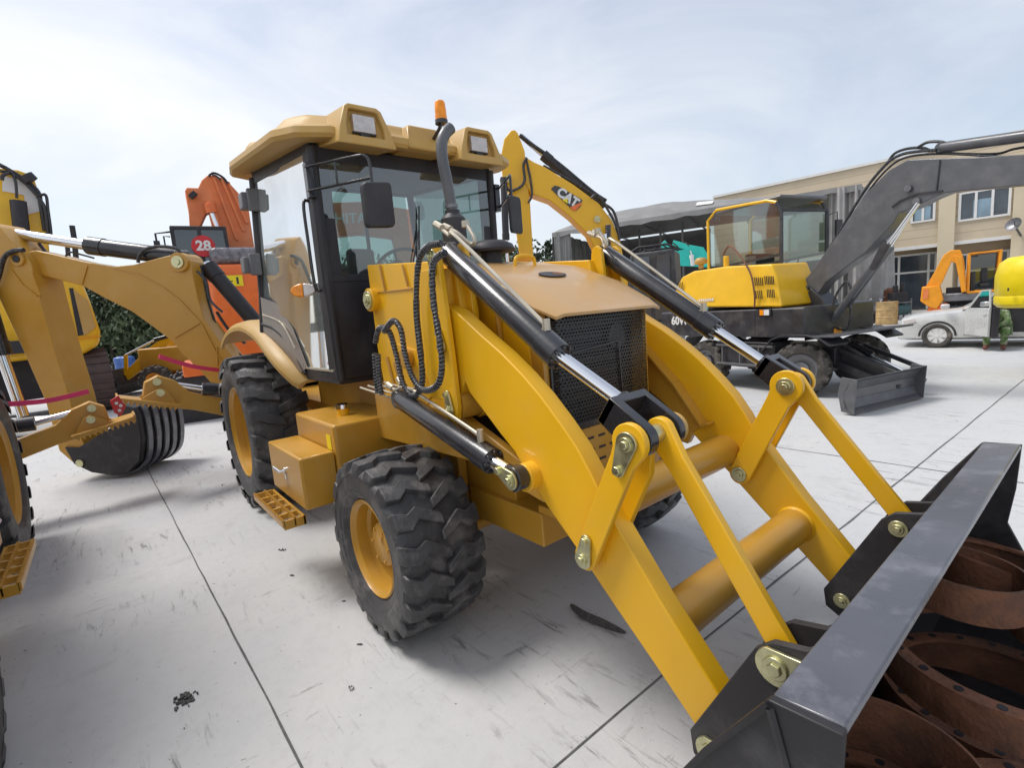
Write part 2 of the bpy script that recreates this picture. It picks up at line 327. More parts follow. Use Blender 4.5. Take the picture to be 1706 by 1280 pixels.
def smooth_path(pts, sub=8):
    pts = [Vector(p) for p in pts]; res = []; n = len(pts)
    for i in range(n-1):
        p0 = pts[max(i-1, 0)]; p1 = pts[i]; p2 = pts[i+1]; p3 = pts[min(i+2, n-1)]
        for k in range(sub):
            t = k/sub; res.append(0.5*((2*p1)+(p2-p0)*t+(2*p0-5*p1+4*p2-p3)*t*t+(3*p1-p0-3*p2+p3)*t**3))
    return res+[pts[-1]]
def ray(px, py): return _f+CR*((px-853)/FPX)+CU*(-(py-640)/FPX)
class Frame:
    def __init__(s, loc=(0, 0, 0), rz=0.0, sc=1.0):
        s.o = Vector(loc); s.rz = rz; s.sc = sc; c, n = math.cos(rz), math.sin(rz)
        s.X = Vector((c, n, 0)); s.Y = Vector((-n, c, 0)); s.Z = Vector((0, 0, 1))
    def pt(s, x, y, z): return s.o+(s.X*x+s.Y*y+s.Z*z)*s.sc
    def P(s, px, py, ax, val):
        nrm = {'x': s.X, 'y': s.Y, 'z': s.Z}[ax]; d = ray(px, py)
        t = ((s.o+nrm*val-CP).dot(nrm))/d.dot(nrm); return CP+d*t
    def L(s, pts, ax, val): return [s.P(a, b, ax, val) for a, b in pts]
W0 = Frame()
def P(px, py, ax, val): return W0.P(px, py, ax, val)
def L(pts, ax, val): return W0.L(pts, ax, val)
def at(px, D, z=0.0):
    # a spot on the ground that lies D metres ahead in image column px
    yh = 572-0.081*(px-163); d = ray(px, yh); q = CP+d*D; return Vector((q.x, q.y, z))
def text(name, s, size, origin, xdir, ydir, m, parent, depth=0.004, shear=0.0, bold=0.0):
    cu = bpy.data.curves.new('txt', 'FONT'); cu.body = s; cu.size = size; cu.extrude = depth; cu.shear = shear; cu.offset = bold
    cu.align_x = 'CENTER'; cu.align_y = 'CENTER'; cu.resolution_u = 4
    o = bpy.data.objects.new('txt', cu); COL.objects.link(o)
    dg = bpy.context.evaluated_depsgraph_get(); me = bpy.data.meshes.new_from_object(o.evaluated_get(dg))
    X = Vector(xdir).normalized(); Y = Vector(ydir).normalized(); Z = X.cross(Y)
    mb = MB(); mb.add([Vector(origin)+X*v.co.x+Y*v.co.y+Z*v.co.z for v in me.vertices], [tuple(p.vertices) for p in me.polygons])
    bpy.data.objects.remove(o); bpy.data.curves.remove(cu)
    return mb.build(name, m, parent)
def circ(c, r, X, Y, n=16, a0=0, a1=2*math.pi):
    return [Vector(c)+Vector(X)*(r*math.cos(a0+(a1-a0)*i/n))+Vector(Y)*(r*math.sin(a0+(a1-a0)*i/n)) for i in range(n)]
def pin(parent, c, d, r=0.034, ang=0.0, L_=0.10, thick=0.012, keeper=True, root='pin'):
    """a round pin with its tear-drop keeper plate; c on the plate face, d outward"""
    d = Vector(d).normalized(); c = Vector(c); u = Vector((math.cos(ang), 0, math.sin(ang))); w = d.cross(u)
    m = MB(); m.cyl(c-d*0.02, c+d*0.022, r*0.75, n=18); m.cyl(c+d*0.02, c+d*0.03, r*0.45, n=6)
    if keeper:
        pts = circ(c, r*1.25, w, u, 12, math.pi, 2*math.pi)+circ(c+u*L_, r*0.75, w, u, 8, 0, math.pi)
        m.prism([p+d*0.002 for p in pts], d*thick); m.cyl(c+u*L_+d*0.012, c+u*L_+d*0.028, r*0.5, n=6)
    else:
        m.lathe([(r*0.75, 0.0), (r*1.2, 0.0), (r*1.2, 0.012), (r*0.75, 0.012)], c, d, 18)
    return m.build(root, 'zinc', parent, bevel=0.002)
def cylinder(parent, p0, p1, p2, r, name='hydraulic_cylinder', m='black', rodr=0.5, collar=True, eye=True, org=None):
    p0, p1, p2 = Vector(p0), Vector(p1), Vector(p2); d = (p1-p0).normalized()
    b = MB(); b.tube([p0, p0+d*r*0.4, p1-d*r*1.9, p1-d*r*1.9, p1], [r*0.9, r, r, r*1.09, r*1.09], 28)
    if eye: b.cyl(p0+Vector((0, -r*0.7, 0)), p0+Vector((0, r*0.7, 0)), r*0.9, n=20)
    if collar:
        a = d.orthogonal().normalized(); e = d.cross(a)
        for k in range(8):
            q = p1+(a*math.cos(k*math.pi/4)+e*math.sin(k*math.pi/4))*r*0.86; b.cyl(q-d*0.005, q+d*r*0.22, r*0.15, n=6)
    o = b.build(name, m, parent, bevel=0.002, origin=org)
    MB().cyl(p1-d*0.02, p2, r*rodr, n=24).build('piston_rod', 'chrome', o)
    return o

# ------------------------------------------------------------------ ground
g = MB(); g.add([(-400, -300, 0), (300, -300, 0), (300, 400, 0), (-400, 400, 0)], [(0, 1, 2, 3)])
tag(g.build('ground', 'concrete', origin=(0, 0, 0)), kind='structure')
def joint(a, b, w=0.009):
    a = Vector(a); b = Vector(b); d = (b-a).normalized(); n = Vector((-d.y, d.x, 0)); k = int((b-a).length/0.25)+1; vs = []
    for i in range(k+1):
        c = a+(b-a)*i/k+n*random.uniform(-0.003, 0.003); ww = w*random.uniform(0.4, 0.75); vs += [c-n*ww, c+n*ww]
    m = MB(); m.add([v+Vector((0, 0, 0.004)) for v in vs], [(2*i, 2*i+1, 2*i+3, 2*i+2) for i in range(k)])
    return tag(m.build('ground_joint', jm), kind='structure')
jm = mat('joint_filler', (0.11, 0.11, 0.11), 0.9, var=0.4, scale=20)
joint((-6.0, -1.75, 0), (1.33, -1.62, 0)); joint((1.33, -1.62, 0), (4.5, -1.55, 0))
joint((1.28, -5.0, 0), (1.33, 0, 0)); joint((1.33, 0, 0), (1.60, 9, 0)); joint((1.60, 9, 0), (1.8, 16, 0)); joint((-6.0, 3.6, 0), (6, 3.9, 0))

# ------------------------------------------------------------------ wheels
def lug_strip(mb, cx, cz, R, dep, cl, wl, th0, sgn, yc, hw, crown=0.02):
    """cl: [(v,s)] v=0 shoulder..1 centre and beyond; wl: half widths (m along circumference)"""
    top = []; n = len(cl); vs = []
    for (v, sarc), w in zip(cl, wl):
        y = yc+sgn*hw*(1-v)
        rt = R-crown*((1-v)**2) if v >= 0 else R-crown-0.05*(-v*10)
        for rr, ww in ((rt, w), (rt-dep, w*1.25)):
            for k in (-1, 1):
                th = th0+(sarc+k*ww)/R
                vs.append(Vector((cx+rr*math.sin(th), y, cz+rr*math.cos(th))))
    fs = []
    for i in range(n-1):
        a = i*4; b = a+4
        fs += [(a, a+1, b+1, b), (a, b, b+2, a+2), (a+1, a+3, b+3, b+1)]
    fs += [(0, 2, 3, 1), ((n-1)*4, (n-1)*4+1, (n-1)*4+3, (n-1)*4+2)]
    mb.add(vs, fs)
def make_wheel(root, cx, yo, R, w, rimr, side, kind, mtyre='rubber', mrim='ochre', n=None, steer=0):
    """side=-1: outer face towards -y.  yo: outer face y; tyre spans inward by w"""
    yc = yo-side*w/2; hw = w/2; c = Vector((cx, yc, R))
    out = Vector((0, side, 0))
    hub = MB()
    if kind == 'front':
        hub.lathe([(0.0, hw*0.66), (0.105, hw*0.65), (0.125, hw*0.58), (0.13, 0.0)], c, out, 32)
        for k in range(6):
            a = k*math.pi/3; q = c+Vector((math.cos(a), 0, math.sin(a)))*0.098; hub.cyl(q+out*hw*0.6, q+out*(hw*0.69), 0.009, n=6)
        hub.cyl(c+V(.03, 0, .05)+out*hw*0.64, c+V(.03, 0, .05)+out*hw*0.70, 0.018, n=10)
    else:
        hub.lathe([(0.0, hw*0.42), (0.10, hw*0.42), (0.15, hw*0.34), (0.15, 0.0)], c, out, 28)
        for k in range(8):
            a = k*math.pi/4; q = c+Vector((math.cos(a), 0, math.sin(a)))*0.19; hub.cyl(q+out*hw*0.05, q+out*(hw*0.24), 0.016, n=6)
    wh = hub.build('wheel', mrim, root, origin=c)
    rim = MB()
    prof = [(0.07, hw*0.0+0.02), (rimr*0.55, 0.0), (rimr*0.80, hw*0.12), (rimr*0.82, hw*0.45), (rimr*0.90, hw*0.52), (rimr*0.91, hw*0.80), (rimr*0.97, hw*0.86), (rimr*1.0, hw*0.93), (rimr*1.03, hw*0.90), (rimr*1.0, hw*0.8), (rimr*0.99, -hw*0.8), (rimr*1.0, -hw*0.9), (rimr*0.93, -hw*0.86), (rimr*0.9, -hw*0.4), (rimr*0.6, -hw*0.1), (0.07, -hw*0.05)]
    rim.lathe(prof, c, out, 48); rim.build('rim', mrim, wh)
    t = MB(); dep = 0.036 if kind == 'front' else 0.045
    if kind == 'front':
        pr = [(rimr*0.98, hw*0.78), (rimr*1.05, hw*0.90), (rimr*1.18, hw*1.01), (rimr*1.23, hw*1.03), (rimr*1.26, hw*1.02), (R-0.16, hw*1.06), (R-0.10, hw*1.04), (R-0.085, hw*1.06), (R-0.045-0.012, hw*0.97), (R-dep-0.01, hw*0.8), (R-dep, hw*0.4), (R-dep, 0)]
    else:
        pr = [(rimr*0.98, hw*0.78), (rimr*1.03, hw*0.90), (rimr*1.12, hw*1.0), (rimr*1.15, hw*1.02), (R-0.22, hw*1.05), (R-0.14, hw*1.03), (R-0.085, hw*0.94), (R-dep-0.01, hw*0.7), (R-dep, hw*0.3), (R-dep, 0)]
    pr = pr+[(r, -h) for r, h in pr[::-1][1:]]
    t.lathe(pr, c, out, 72)
    N = n or (19 if kind == 'front' else 20)
    for k in range(N):
        for sg in (-1, 1):
            th = 2*math.pi*(k+(0.5 if sg > 0 else 0))/N+random.uniform(-0.01, 0.01)
            if kind == 'front':
                cl = [(-0.055, -0.012), (0.0, -0.005), (0.30, 0.018), (0.52, -0.018), (0.80, 0.020), (1.06, 0.052)]
                wl = [0.042, 0.047, 0.042, 0.034, 0.031, 0.024]
            else:
                cl = [(-0.07, -0.03), (0.0, -0.02), (0.30, 0.0), (0.45, 0.035), (0.80, 0.06), (1.06, 0.085)]
                wl = [0.052, 0.054, 0.045, 0.042, 0.040, 0.034]
            lug_strip(t, c.x, c.z, R, dep+0.01, cl, wl, th, sg, yc, hw)
    t.build('tyre', mtyre, wh, bevel=0.004)
    return wh

# ------------------------------------------------------------------ the backhoe loader in front
def loader():
    T = thing('backhoe_loader', 'large yellow backhoe loader in the middle, its black front bucket full of rusty rings', 'backhoe loader', (-1.2, 0, 0), 'backhoe loaders standing side by side')
    Yl, Oc = 'yellow', 'ochre'
    make_wheel(T, 0.02, -1.03, 0.525, 0.455, 0.275, -1, 'front')
    make_wheel(T, 0.14, 1.20, 0.525, 0.455, 0.275, 1, 'front')
    make_wheel(T, -3.0, -1.06, 0.78, 0.52, 0.45, -1, 'rear')
    make_wheel(T, -3.0, 1.06, 0.78, 0.52, 0.45, 1, 'rear')
    # --- chassis
    c = MB()
    c.box(-4.1, 0.55, -0.36, 0.36, 0.62, 1.02)
    c.box(-3.2, -2.7, -0.62, 0.62, 0.5, 0.92)
    c.box(-0.10, 0.10, -0.66, 0.66, 0.42, 0.58)
    c.box(0.15, 0.80, -0.40, 0.25, 0.56, 0.74)
    c.box(-2.4, -0.5, -0.40, 0.40, 1.02, 1.34)
    for s in (-1, 1):
        y = 0.60*s
        c.prism([V(-.62, y, 1.30), V(.42, y, 1.27), (0.62, y, 1.20), V(1.10, y, 1.03), V(1.05, y, .93), V(.55, y, 1.02), V(-.1, y, 1.0), V(-.62, y, .98)], (0, -s*0.05, 0))
        c.box(-0.02, 0.10, s*0.40-0.03, s*0.40+0.03, 0.55, 1.0)
    c.cyl((-0.1, -0.45, .62), (-0.1, -0.2, .66), 0.07)
    c.box(-4.35, -4.1, -0.85, 0.85, 0.55, 1.15)
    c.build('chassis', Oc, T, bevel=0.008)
    a = MB(); a.tube([(-0.1, -.66, .5), (-0.1, -.4, .52), (-0.1, .4, .52), (-0.0, .85, .5)], [.12, .09, .09, .12], 16); a.cyl((.12, -.6, .48), (.12, .8, .48), .035)
    a.build('front_axle', 'ochre', T)
    # --- tank and toolbox and steps (both sides)
    for s in (-1, 1):
        t = MB(); t.box(-1.42, -0.60, min(s*.92, s*.42), max(s*.92, s*.42), .55, 1.135)
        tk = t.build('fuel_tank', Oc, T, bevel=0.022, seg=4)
        if s < 0:
            q = P(563, 690, 'z', 1.14); q = V(-0.93, -0.72, 1.135)
            MB().cyl(q, q+V(0, 0, .055), .043).build('filler_neck', Yl, tk)
            MB().lathe([(0.0, .085), (.03, .085), (.048, .078), (.05, .05), (.046, .05)], q, (0, 0, 1), 24).build('filler_cap', 'chrome', tk)
            MB().box(-.745, -.665, -.9235, -.921, .96, 1.06).build('yellow_sticker', 'sticker', tk)
        b = MB(); b.box(-1.38, -0.615, min(s*.925, s*1.15), max(s*.925, s*1.15), .62, .965)
        bx = b.build('toolbox', Oc, T, bevel=0.014, seg=3)
        l = MB(); l.tube([(-.98, s*1.15, .82), (-.98, s*1.19, .82), (-1.08, s*1.20, .835)], .011, 10); l.cyl((-.98, s*1.15, .82), (-.98, s*1.165, .82), .022)
        l.box(-.99, -.97, min(s*1.15, s*1.158), max(s*1.15, s*1.158), .76, .80); l.build('latch', 'chrome', bx)
        st = MB(); y0, y1 = sorted((s*1.13, s*1.27))
        st.box(-1.50, -.72, s*1.27-.008, s*1.27+.008, .515, .56); st.box(-1.50, -1.484, y0, y1, .50, .56); st.box(-.735, -.72, y0, y1, .50, .56)
        st.box(-1.50, -.72, s*1.14-.008, s*1.14+.008, .50, .56)
        st.box(-1.50, -.72, s*1.20-.006, s*1.20+.006, .51, .565)
        for k in range(1, 5):
            x = -1.50+.78*k/5; st.box(x-.012, x+.012, y0, y1, .52, .558)
        for k in range(26):
            x = -1.48+k*.03; st.box(x, x+.012, s*1.27-.012, s*1.27+.006, .56, .572); st.box(x, x+.012, s*1.20-.008, s*1.20+.008, .565, .576)
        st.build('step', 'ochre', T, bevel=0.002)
    # --- fenders
    for s in (-1, 1):
        m = MB(); yi = s*.52
        pth = smooth_path([V(-4.0, 0, 1.70), V(-3.75, 0, 1.80), V(-3.45, 0, 1.865), V(-3.05, 0, 1.895), V(-2.70, 0, 1.88), V(-2.30, 0, 1.80), V(-1.98, 0, 1.66), V(-1.72, 0, 1.50), V(-1.56, 0, 1.36)], 3)
        k_ = len(pth); vs = []
        for i, q in enumerate(pth):
            t_ = (pth[min(i+1, k_-1)]-pth[max(i-1, 0)]).normalized(); nr = V(-t_.z, 0, t_.x)
            if nr.z < 0: nr = -nr
            yo = s*(.93-.12*max(0, (i/(k_-1)-.72)/.28)**2)
            for (yy, dr) in ((yi, 0.0), (yo-s*.12, .0), (yo-s*.04, -.018), (yo, -.06), (yo, -.10), (yo-s*.025, -.10), (yo-s*.06, -.045), (yi, -.025)): vs.append(V(q.x, yy, q.z)+nr*dr)
        fs = [(i*8+j, i*8+(j+1) % 8, (i+1)*8+(j+1) % 8, (i+1)*8+j) for i in range(k_-1) for j in range(8)]+[tuple(range(8)), tuple((k_-1)*8+j for j in range(7, -1, -1))]
        m.add(vs, fs, True); m.build('fender', 'beige', T, bevel=0.004, ang=50)
    # --- engine hood, grille
    hood = MB()
    rows = [(-0.45, 2.150, .50), (0.0, 2.105, .47), (0.40, 2.030, .455), (0.70, 1.915, .45), (0.90, 1.805, .445), (1.00, 1.752, .40)]
    cols = [-1, -.85, -.5, 0, .5, .85, 1]
    vs = []
    for (x, z, hwid) in rows:
        for cc in cols: vs.append(V(x, hwid*cc, z-(0.012 if abs(cc) == 1 else 0)))
    n = len(cols); k = len(rows)
    top = [v.copy() for v in vs]; bot = [v-V(0, 0, .016) for v in vs]
    fs = [(i*n+j, i*n+j+1, (i+1)*n+j+1, (i+1)*n+j) for i in range(k-1) for j in range(n-1)]
    # exhaust hole: leave the quad out and lay a ring of faces round an oval
    hole = (3*n+4)
    fs2 = [tuple(q+len(vs) for q in f[::-1]) for f in fs]
    edge = [j for j in range(n)]+[i*n+n-1 for i in range(1, k)]+[(k-1)*n+j for j in range(n-2, -1, -1)]+[i*n for i in range(k-2, 0, -1)]
    sk = [(edge[i], edge[(i+1) % len(edge)], edge[(i+1) % len(edge)]+len(vs), edge[i]+len(vs)) for i in range(len(edge))]
    hood.add(top+bot, fs+fs2+sk, True)
    hd = hood.build('hood', 'hoodpaint', T, bevel=0.003, ang=30)
    oc = V(.585, 0, 1.964); nx = V(.93, 0, -.36).normalized(); m = MB()
    m.prism([oc+nx*(.045*math.cos(a_*math.pi/12))+V(0, 1, 0)*(.10*math.sin(a_*math.pi/12)) for a_ in range(24)], V(0.002, 0, .004)); m.build('cap_hole', 'blackmatt', hd)
    m = MB(); m.prism([oc+V(-.002, 0, .005)+nx*(.03*math.cos(a_*math.pi/8))+V(0, 1, 0)*(.045+.035*math.sin(a_*math.pi/8)) for a_ in range(16)], V(0, 0, .002)); m.build('radiator_cap', 'rust', hd)
    for (hx, hy) in ((.36, .02), (.02, -.22)):
        m = MB(); m.tube(smooth_path([(hx-.02, hy-.075, 2.02), (hx-.02, hy-.07, 2.085), (hx-.02, hy, 2.10), (hx-.02, hy+.07, 2.085), (hx-.02, hy+.075, 2.02)], 5), .011, 8)
        m.build('grab_handle', Yl, hd)
    for s in (-1, 1):
        sp = MB()
        sp.prism([V(-.45, s*.46, 2.13), V(0.0, s*.44, 2.06), V(.42, s*.425, 1.985), V(.70, s*.415, 1.875), V(.80, s*.412, 1.80), V(.82, s*.41, 1.50), V(.82, s*.41, 1.22), V(-.45, s*.44, 1.22)], (0, -s*.02, 0))
        sp.build('hood_side_panel', Yl, T, bevel=0.004)
    for s in (-1, 1):
        sf = MB()
        y0, y1 = sorted((s*.408, s*.37)); sf.box(.82, .90, y0, y1, 1.16, 1.80)
        sf.beam((.15, s*.452, 1.95), (.62, s*.425, 1.55), .02, .03); sf.beam((.30, s*.452, 1.96), (.30, s*.44, 1.30), .025, .03); sf.beam((.62, s*.44, 1.86), (.62, s*.42, 1.25), .02, .025)
        sf.build('side_stiffener', 'ochre', T, bevel=0.003)
    gm = MB(); yy = [-.36, -.34, -.30, .30, .35, .385, .40]; xx = [.90, .935, .95, .95, .935, .90, .80]; vs = []
    for x, y in zip(xx, yy): vs += [V(x, y, 1.20), V(x, y, 1.765)]
    gm.add(vs, [(2*i, 2*i+2, 2*i+3, 2*i+1) for i in range(len(xx)-1)]); gr = gm.build('grille', 'perf', T)
    gm = MB(); gm.add([V(.80, -.362, 1.2), V(.90, -.362, 1.2), V(.90, -.362, 1.765), V(.80, -.362, 1.765)], [(0, 1, 2, 3)]); gm.build('grille_side', 'perfx', gr)
    fr = MB()
    for (y, x) in ((-.365, .905), (.395, .86)): fr.box(x-.015, x+.008, y-.008, y+.008, 1.19, 1.76)
    fr.box(.93, .957, -.365, .36, 1.175, 1.205)
    fr.add([V(.952, -.28, 1.205), V(.956, -.28, 1.205), V(.956, .10, 1.205), V(.956, .10, 1.56), V(.956, -.28, 1.56)], [(1, 2, 3, 4)]) if False else None
    for (a_, b_) in (((.958, -.27, 1.56), (.958, .08, 1.585)), ((.958, .08, 1.585), (.958, .10, 1.205))): fr.beam(a_, b_, .008, .008)
    fr.build('grille_frame', 'black', gr, bevel=0.002)
    rd = MB(); rd.box(.70, .80, -.36, .38, 1.15, 1.72)
    rdo = rd.build('radiator', 'blackmatt', T)
    rr = MB()
    for k in range(34): rr.box(.80, .812, -.33, .35, 1.20+k*.015, 1.205+k*.015)
    rr.cyl((.82, .22, 1.60), (.84, .22, 1.60), .07); rr.build('radiator_fins', 'steel', rdo)
    lp = MB(); lp.box(.935, .95, -.40, .42, .80, 1.172); lp.box(.80, .97, -.42, .44, .76, .80)
    lo = lp.build('lower_grille_panel', Oc, T, bevel=0.004)
    sl_ = MB()
    for r_ in range(3):
        for c_ in range(9): y = -.36+c_*.085; sl_.box(.948, .9525, y, y+.05, .985+r_*.062, .997+r_*.062)
    sl_.build('vent_slots', 'blackmatt', lo)
    # engine block seen between frame and hood
    en = MB(); en.box(-.4, .65, -.30, .30, .95, 1.8); en.build('engine', 'blackmatt', T, bevel=.02)
    # --- loader towers
    for s in (-1, 1):
        y = s*.57; m = MB()
        m.prism([V(-.56, y, 2.155), V(.45, y, 2.06), V(.50, y, 1.80), V(.47, y, 1.28), V(.30, y, 1.22), V(-.50, y, 1.25), V(-.55, y, 1.6)], (0, -s*.11, 0))
        tw = m.build('loader_tower', Yl, T, bevel=0.006)
        yb = s*.57; v_ = V(0, s*.006, 0)
        m = MB(); m.prism([V(-.38, yb, 1.66), V(-.02, yb, 1.60), V(.12, yb, 1.35), V(.05, yb, 1.27), V(-.42, yb, 1.29)], v_); m.build('cover_plate', Yl, tw, bevel=0.003)
        for a_, b_, w_, h_ in ((V(-.36, yb+s*.01, 2.14), V(-.32, yb+s*.01, 1.97), .01, .012), (V(-.06, yb+s*.01, 2.10), V(-.02, yb+s*.01, 1.97), .01, .012), (V(-.50, yb+s*.004, 1.97), V(.02, yb+s*.004, 1.955), .008, .010), (V(-.40, yb+s*.01, 1.55), V(-.30, yb+s*.01, 1.26), .015, .03), (V(-.30, yb+s*.01, 1.52), V(-.20, yb+s*.01, 1.26), .015, .03)):
            m = MB(); m.beam(a_, b_, w_, h_); m.build('stiffening_rib', Oc, tw, bevel=0.002)
        m = MB(); m.cyl(V(-.50, s*.56, 1.925), V(-.50, s*.615, 1.925), .075, n=28); m.build('boss', Yl, tw, bevel=.004)
        pin(tw, V(-.50, s*.615, 1.925), (0, s, 0), .05, keeper=False)
        m = MB(); m.cyl(V(-.10, s*.56, 1.55), V(-.10, s*.62, 1.55), .06, n=24); m.build('boss', Oc, tw, bevel=.004)
        pts = [V(.435, 0, 2.10), V(.45, 0, 2.135), V(.485, 0, 2.145), V(.515, 0, 2.12), V(.53, 0, 1.95), V(.555, 0, 1.60), V(.565, 0, 1.33), V(.55, 0, 1.27), V(.51, 0, 1.245), V(.465, 0, 1.255), V(.435, 0, 1.30), V(.42, 0, 1.60), V(.425, 0, 1.95)]
        m = MB(); m.prism([p+V(0, s*.665, 0) for p in pts], (0, s*.028, 0)); m.prism([p+V(0, s*.53, 0) for p in pts], (0, -s*.028, 0))
        m.box(.30, .445, min(s*.50, s*.69), max(s*.50, s*.69), 1.36, 2.02); mo = m.build('mast_plate', Yl, T, bevel=0.004)
        pin(mo, V(.478, s*.695, 2.075), (0, s, 0), .028, ang=rad(-88), L_=.07)
        pin(mo, V(.485, s*.695, 1.635), (0, s, 0), .028, ang=rad(97), L_=.07)
        pin(mo, V(.505, s*.695, 1.315), (0, s, 0), .028, ang=rad(97), L_=.08)
        m = MB(); m.cyl(V(.505, s*.54, 1.33), V(.505, s*.66, 1.33), .07, n=24); m.build('pivot_sleeve', Oc, mo)
    # --- loader arms
    outl = [(.40, 1.86), (.565, 1.80), (.76, 1.68), (.90, 1.60), (1.03, 1.51), (1.13, 1.43), (1.23, 1.335), (1.32, 1.24), (1.39, 1.14), (1.45, 1.035), (1.53, .93), (1.67, .75), (1.88, .51), (1.945, .40), (1.94, .33), (1.88, .285), (1.80, .335), (1.64, .485), (1.46, .645), (1.29, .805), (1.13, .945), (1.03, 1.04), (.93, 1.16), (.84, 1.225), (.71, 1.33), (.62, 1.40), (.585, 1.46), (.47, 1.30), (.40, 1.45)]
    for s in (-1, 1):
        m = MB(); ya = s*.648; m.prism([V(x, ya, z) for x, z in outl], (0, -s*.085, 0))
        ar = m.build('loader_arm', Yl, T, bevel=0.006)
        fl = [(.60, 1.64), (.80, 1.50), (1.0, 1.30), (1.17, 1.07)]
        m = MB()
        for (a_, b_) in zip(fl, fl[1:]): m.beam(V(a_[0], s*.525, a_[1]), V(b_[0], s*.525, b_[1]), .075, .014)
        m.beam(V(1.165, s*.525, 1.065), V(1.215, s*.525, 1.085), .075, .014)
        m.build('arm_flange', Oc, ar, bevel=.002)
        m = MB(); m.prism([V(.60, s*.54, 1.63), V(.80, s*.54, 1.49), V(1.0, s*.54, 1.29), V(1.165, s*.54, 1.065), V(1.10, s*.54, 1.02), V(.9, s*.54, 1.17), V(.62, s*.54, 1.36)], (0, s*.012, 0)); m.build('arm_web', Oc, ar)
        m = MB(); m.cyl(V(1.045, s*.64, 1.075), V(1.045, s*.705, 1.075), .062, n=24); m.build('boss', Yl, ar, bevel=.004)
        m = MB(); m.cyl(V(1.375, s*.64, .825), V(1.375, s*.652, .825), .06, n=24); m.build('boss', Yl, ar)
    m = MB(); m.cyl((1.27, -.57, .93), (1.27, .57, .93), .085, n=32); m.build('cross_tube', Oc, T)
    m = MB(); m.cyl((1.635, -.57, .60), (1.635, .57, .60), .085, n=32); cto = m.build('cross_tube', Oc, T)
    for s in (-1, 1):
        m = MB(); m.lathe([(.085, 0), (.094, 0), (.088, .012), (.085, .014)], V(1.635, s*.562, .60), (0, -s, 0), 32); m.build('weld_bead', Yl, cto)
    # --- levers, link bars, cylinders
    A = V(1.373, 0, .823); B = V(1.608, 0, 1.315); C_ = V(2.069, 0, .729); D_ = V(1.868, 0, .315)
    for s in (-1, 1):
        def Y(p, y): return V(p.x, s*y, p.z)
        ud = (B-A).normalized(); un = V(-ud.z, 0, ud.x)
        def lever(y, th, r0, r1, w0, w1, cut=0.0):
            m = MB()
            pts = circ(Y(A, y), r0, un, -ud, 10, 0, math.pi)
            pts = [Y(A, y)+un*(r0*math.cos(math.pi*i/10))-ud*(r0*math.sin(math.pi*i/10)) for i in range(11)]
            Bq = Y(B, y)
            if cut == 0:
                pts2 = [Bq-un*w1-ud*(r1*1.1)]+[Bq-un*(r1*math.cos(math.pi*i/12-.35))+ud*(r1*math.sin(math.pi*i/12-.35)) for i in range(0, 17)]+[Bq+un*w1-ud*(r1*1.1)]
            else: pts2 = [Bq-un*w1-ud*(cut+.06), Bq-un*(w1*.3)-ud*(cut*.45), Bq+un*w1-ud*cut]
            m.prism(pts+pts2, (0, -s*th, 0)); return m
        m = lever(.700, .026, .050, .070, .050, .050); lo = m.build('bell_lever', Yl, T, bevel=.004)
        pin(lo, Y(B, .700)+V(0, 0, 0), (0, s, 0), .034, ang=rad(-112), L_=.105); pin(lo, Y(A, .700), (0, s, 0), .031, ang=rad(75), L_=.085)
        if s < 0: m = lever(.575, .028, .056, .07, .058, .056, cut=.075)
        else: m = lever(.545, .026, .056, .078, .056, .056)
        l2_ = m.build('bell_lever', Yl, T, bevel=.004)
        if s > 0: pin(l2_, Y(B, .519), (0, -1, 0), .036, keeper=False); pin(l2_, Y(A, .519), (0, -1, 0), .034, keeper=False)
        m = MB(); m.cyl(Y(B, .70), Y(B, .43 if s < 0 else .52), .035); m.build('pivot_shaft', 'zinc', lo); m = MB(); m.cyl(Y(A, .69), Y(A, .52), .03); m.build('pivot_shaft', 'zinc', lo)
        if s < 0: m = MB(); m.cyl(Y(B, .45), Y(B, .425), .056, n=24); m.build('spacer', 'beige', lo)
        # link bar
        cd = (C_-B).normalized(); cn = V(-cd.z, 0, cd.x); lb_y = .53 if s < 0 else .635; bq = Y(B, lb_y); cq = Y(C_, lb_y)
        pts = [bq+cn*(.056*math.cos(a_))-cd*(.056*math.sin(a_)) for a_ in [math.pi*i/12 for i in range(13)]]
        pts += [bq-cn*.040+cd*.12, cq-cn*.040]+[cq-cn*(.040*math.cos(a_))+cd*(.045*math.sin(a_)) for a_ in [math.pi*i/8 for i in range(1, 8)]]+[cq+cn*.040, bq+cn*.040+cd*.12]
        if s < 0:
            for q_ in pts:
                t_ = max(0, min(1, (V(q_.x, 0, q_.z)-V(B.x, 0, B.z)).dot(cd)/(C_-B).length)); q_.y = -(.53+.085*t_)
        m = MB(); m.prism(pts, (0, -s*.034, 0)); m.build('link_bar', Yl, T, bevel=.005)
        # upper cylinder
        p0 = V(.46, s*.60, 2.10); p1 = V(1.205, s*.60, 1.59); dd = (p1-p0).normalized(); p1 = p0+dd*.91
        fy_ = .54 if s < 0 else .615; FP_ = ((.655, .61), (.48, .45)) if s < 0 else ((.69, .648), (.588, .55)); pe = Y(B, fy_)-dd*.17
        uc = cylinder(T, p0, p1, pe, .056, name='tilt_cylinder', rodr=.52)
        mp_ = MB(); q0 = p0+dd*.06+V(0, 0, .085); q1 = p0+dd*.80+V(0, 0, .10)
        mp_.tube(smooth_path([p0+V(-.05, 0, .13), p0+dd*.05+V(0, 0, .10), p0+dd*.12+V(0, 0, .125), p0+dd*.78+V(0, 0, .085), p0+dd*.83+V(0, 0, .075)], 4), .0095, 8)
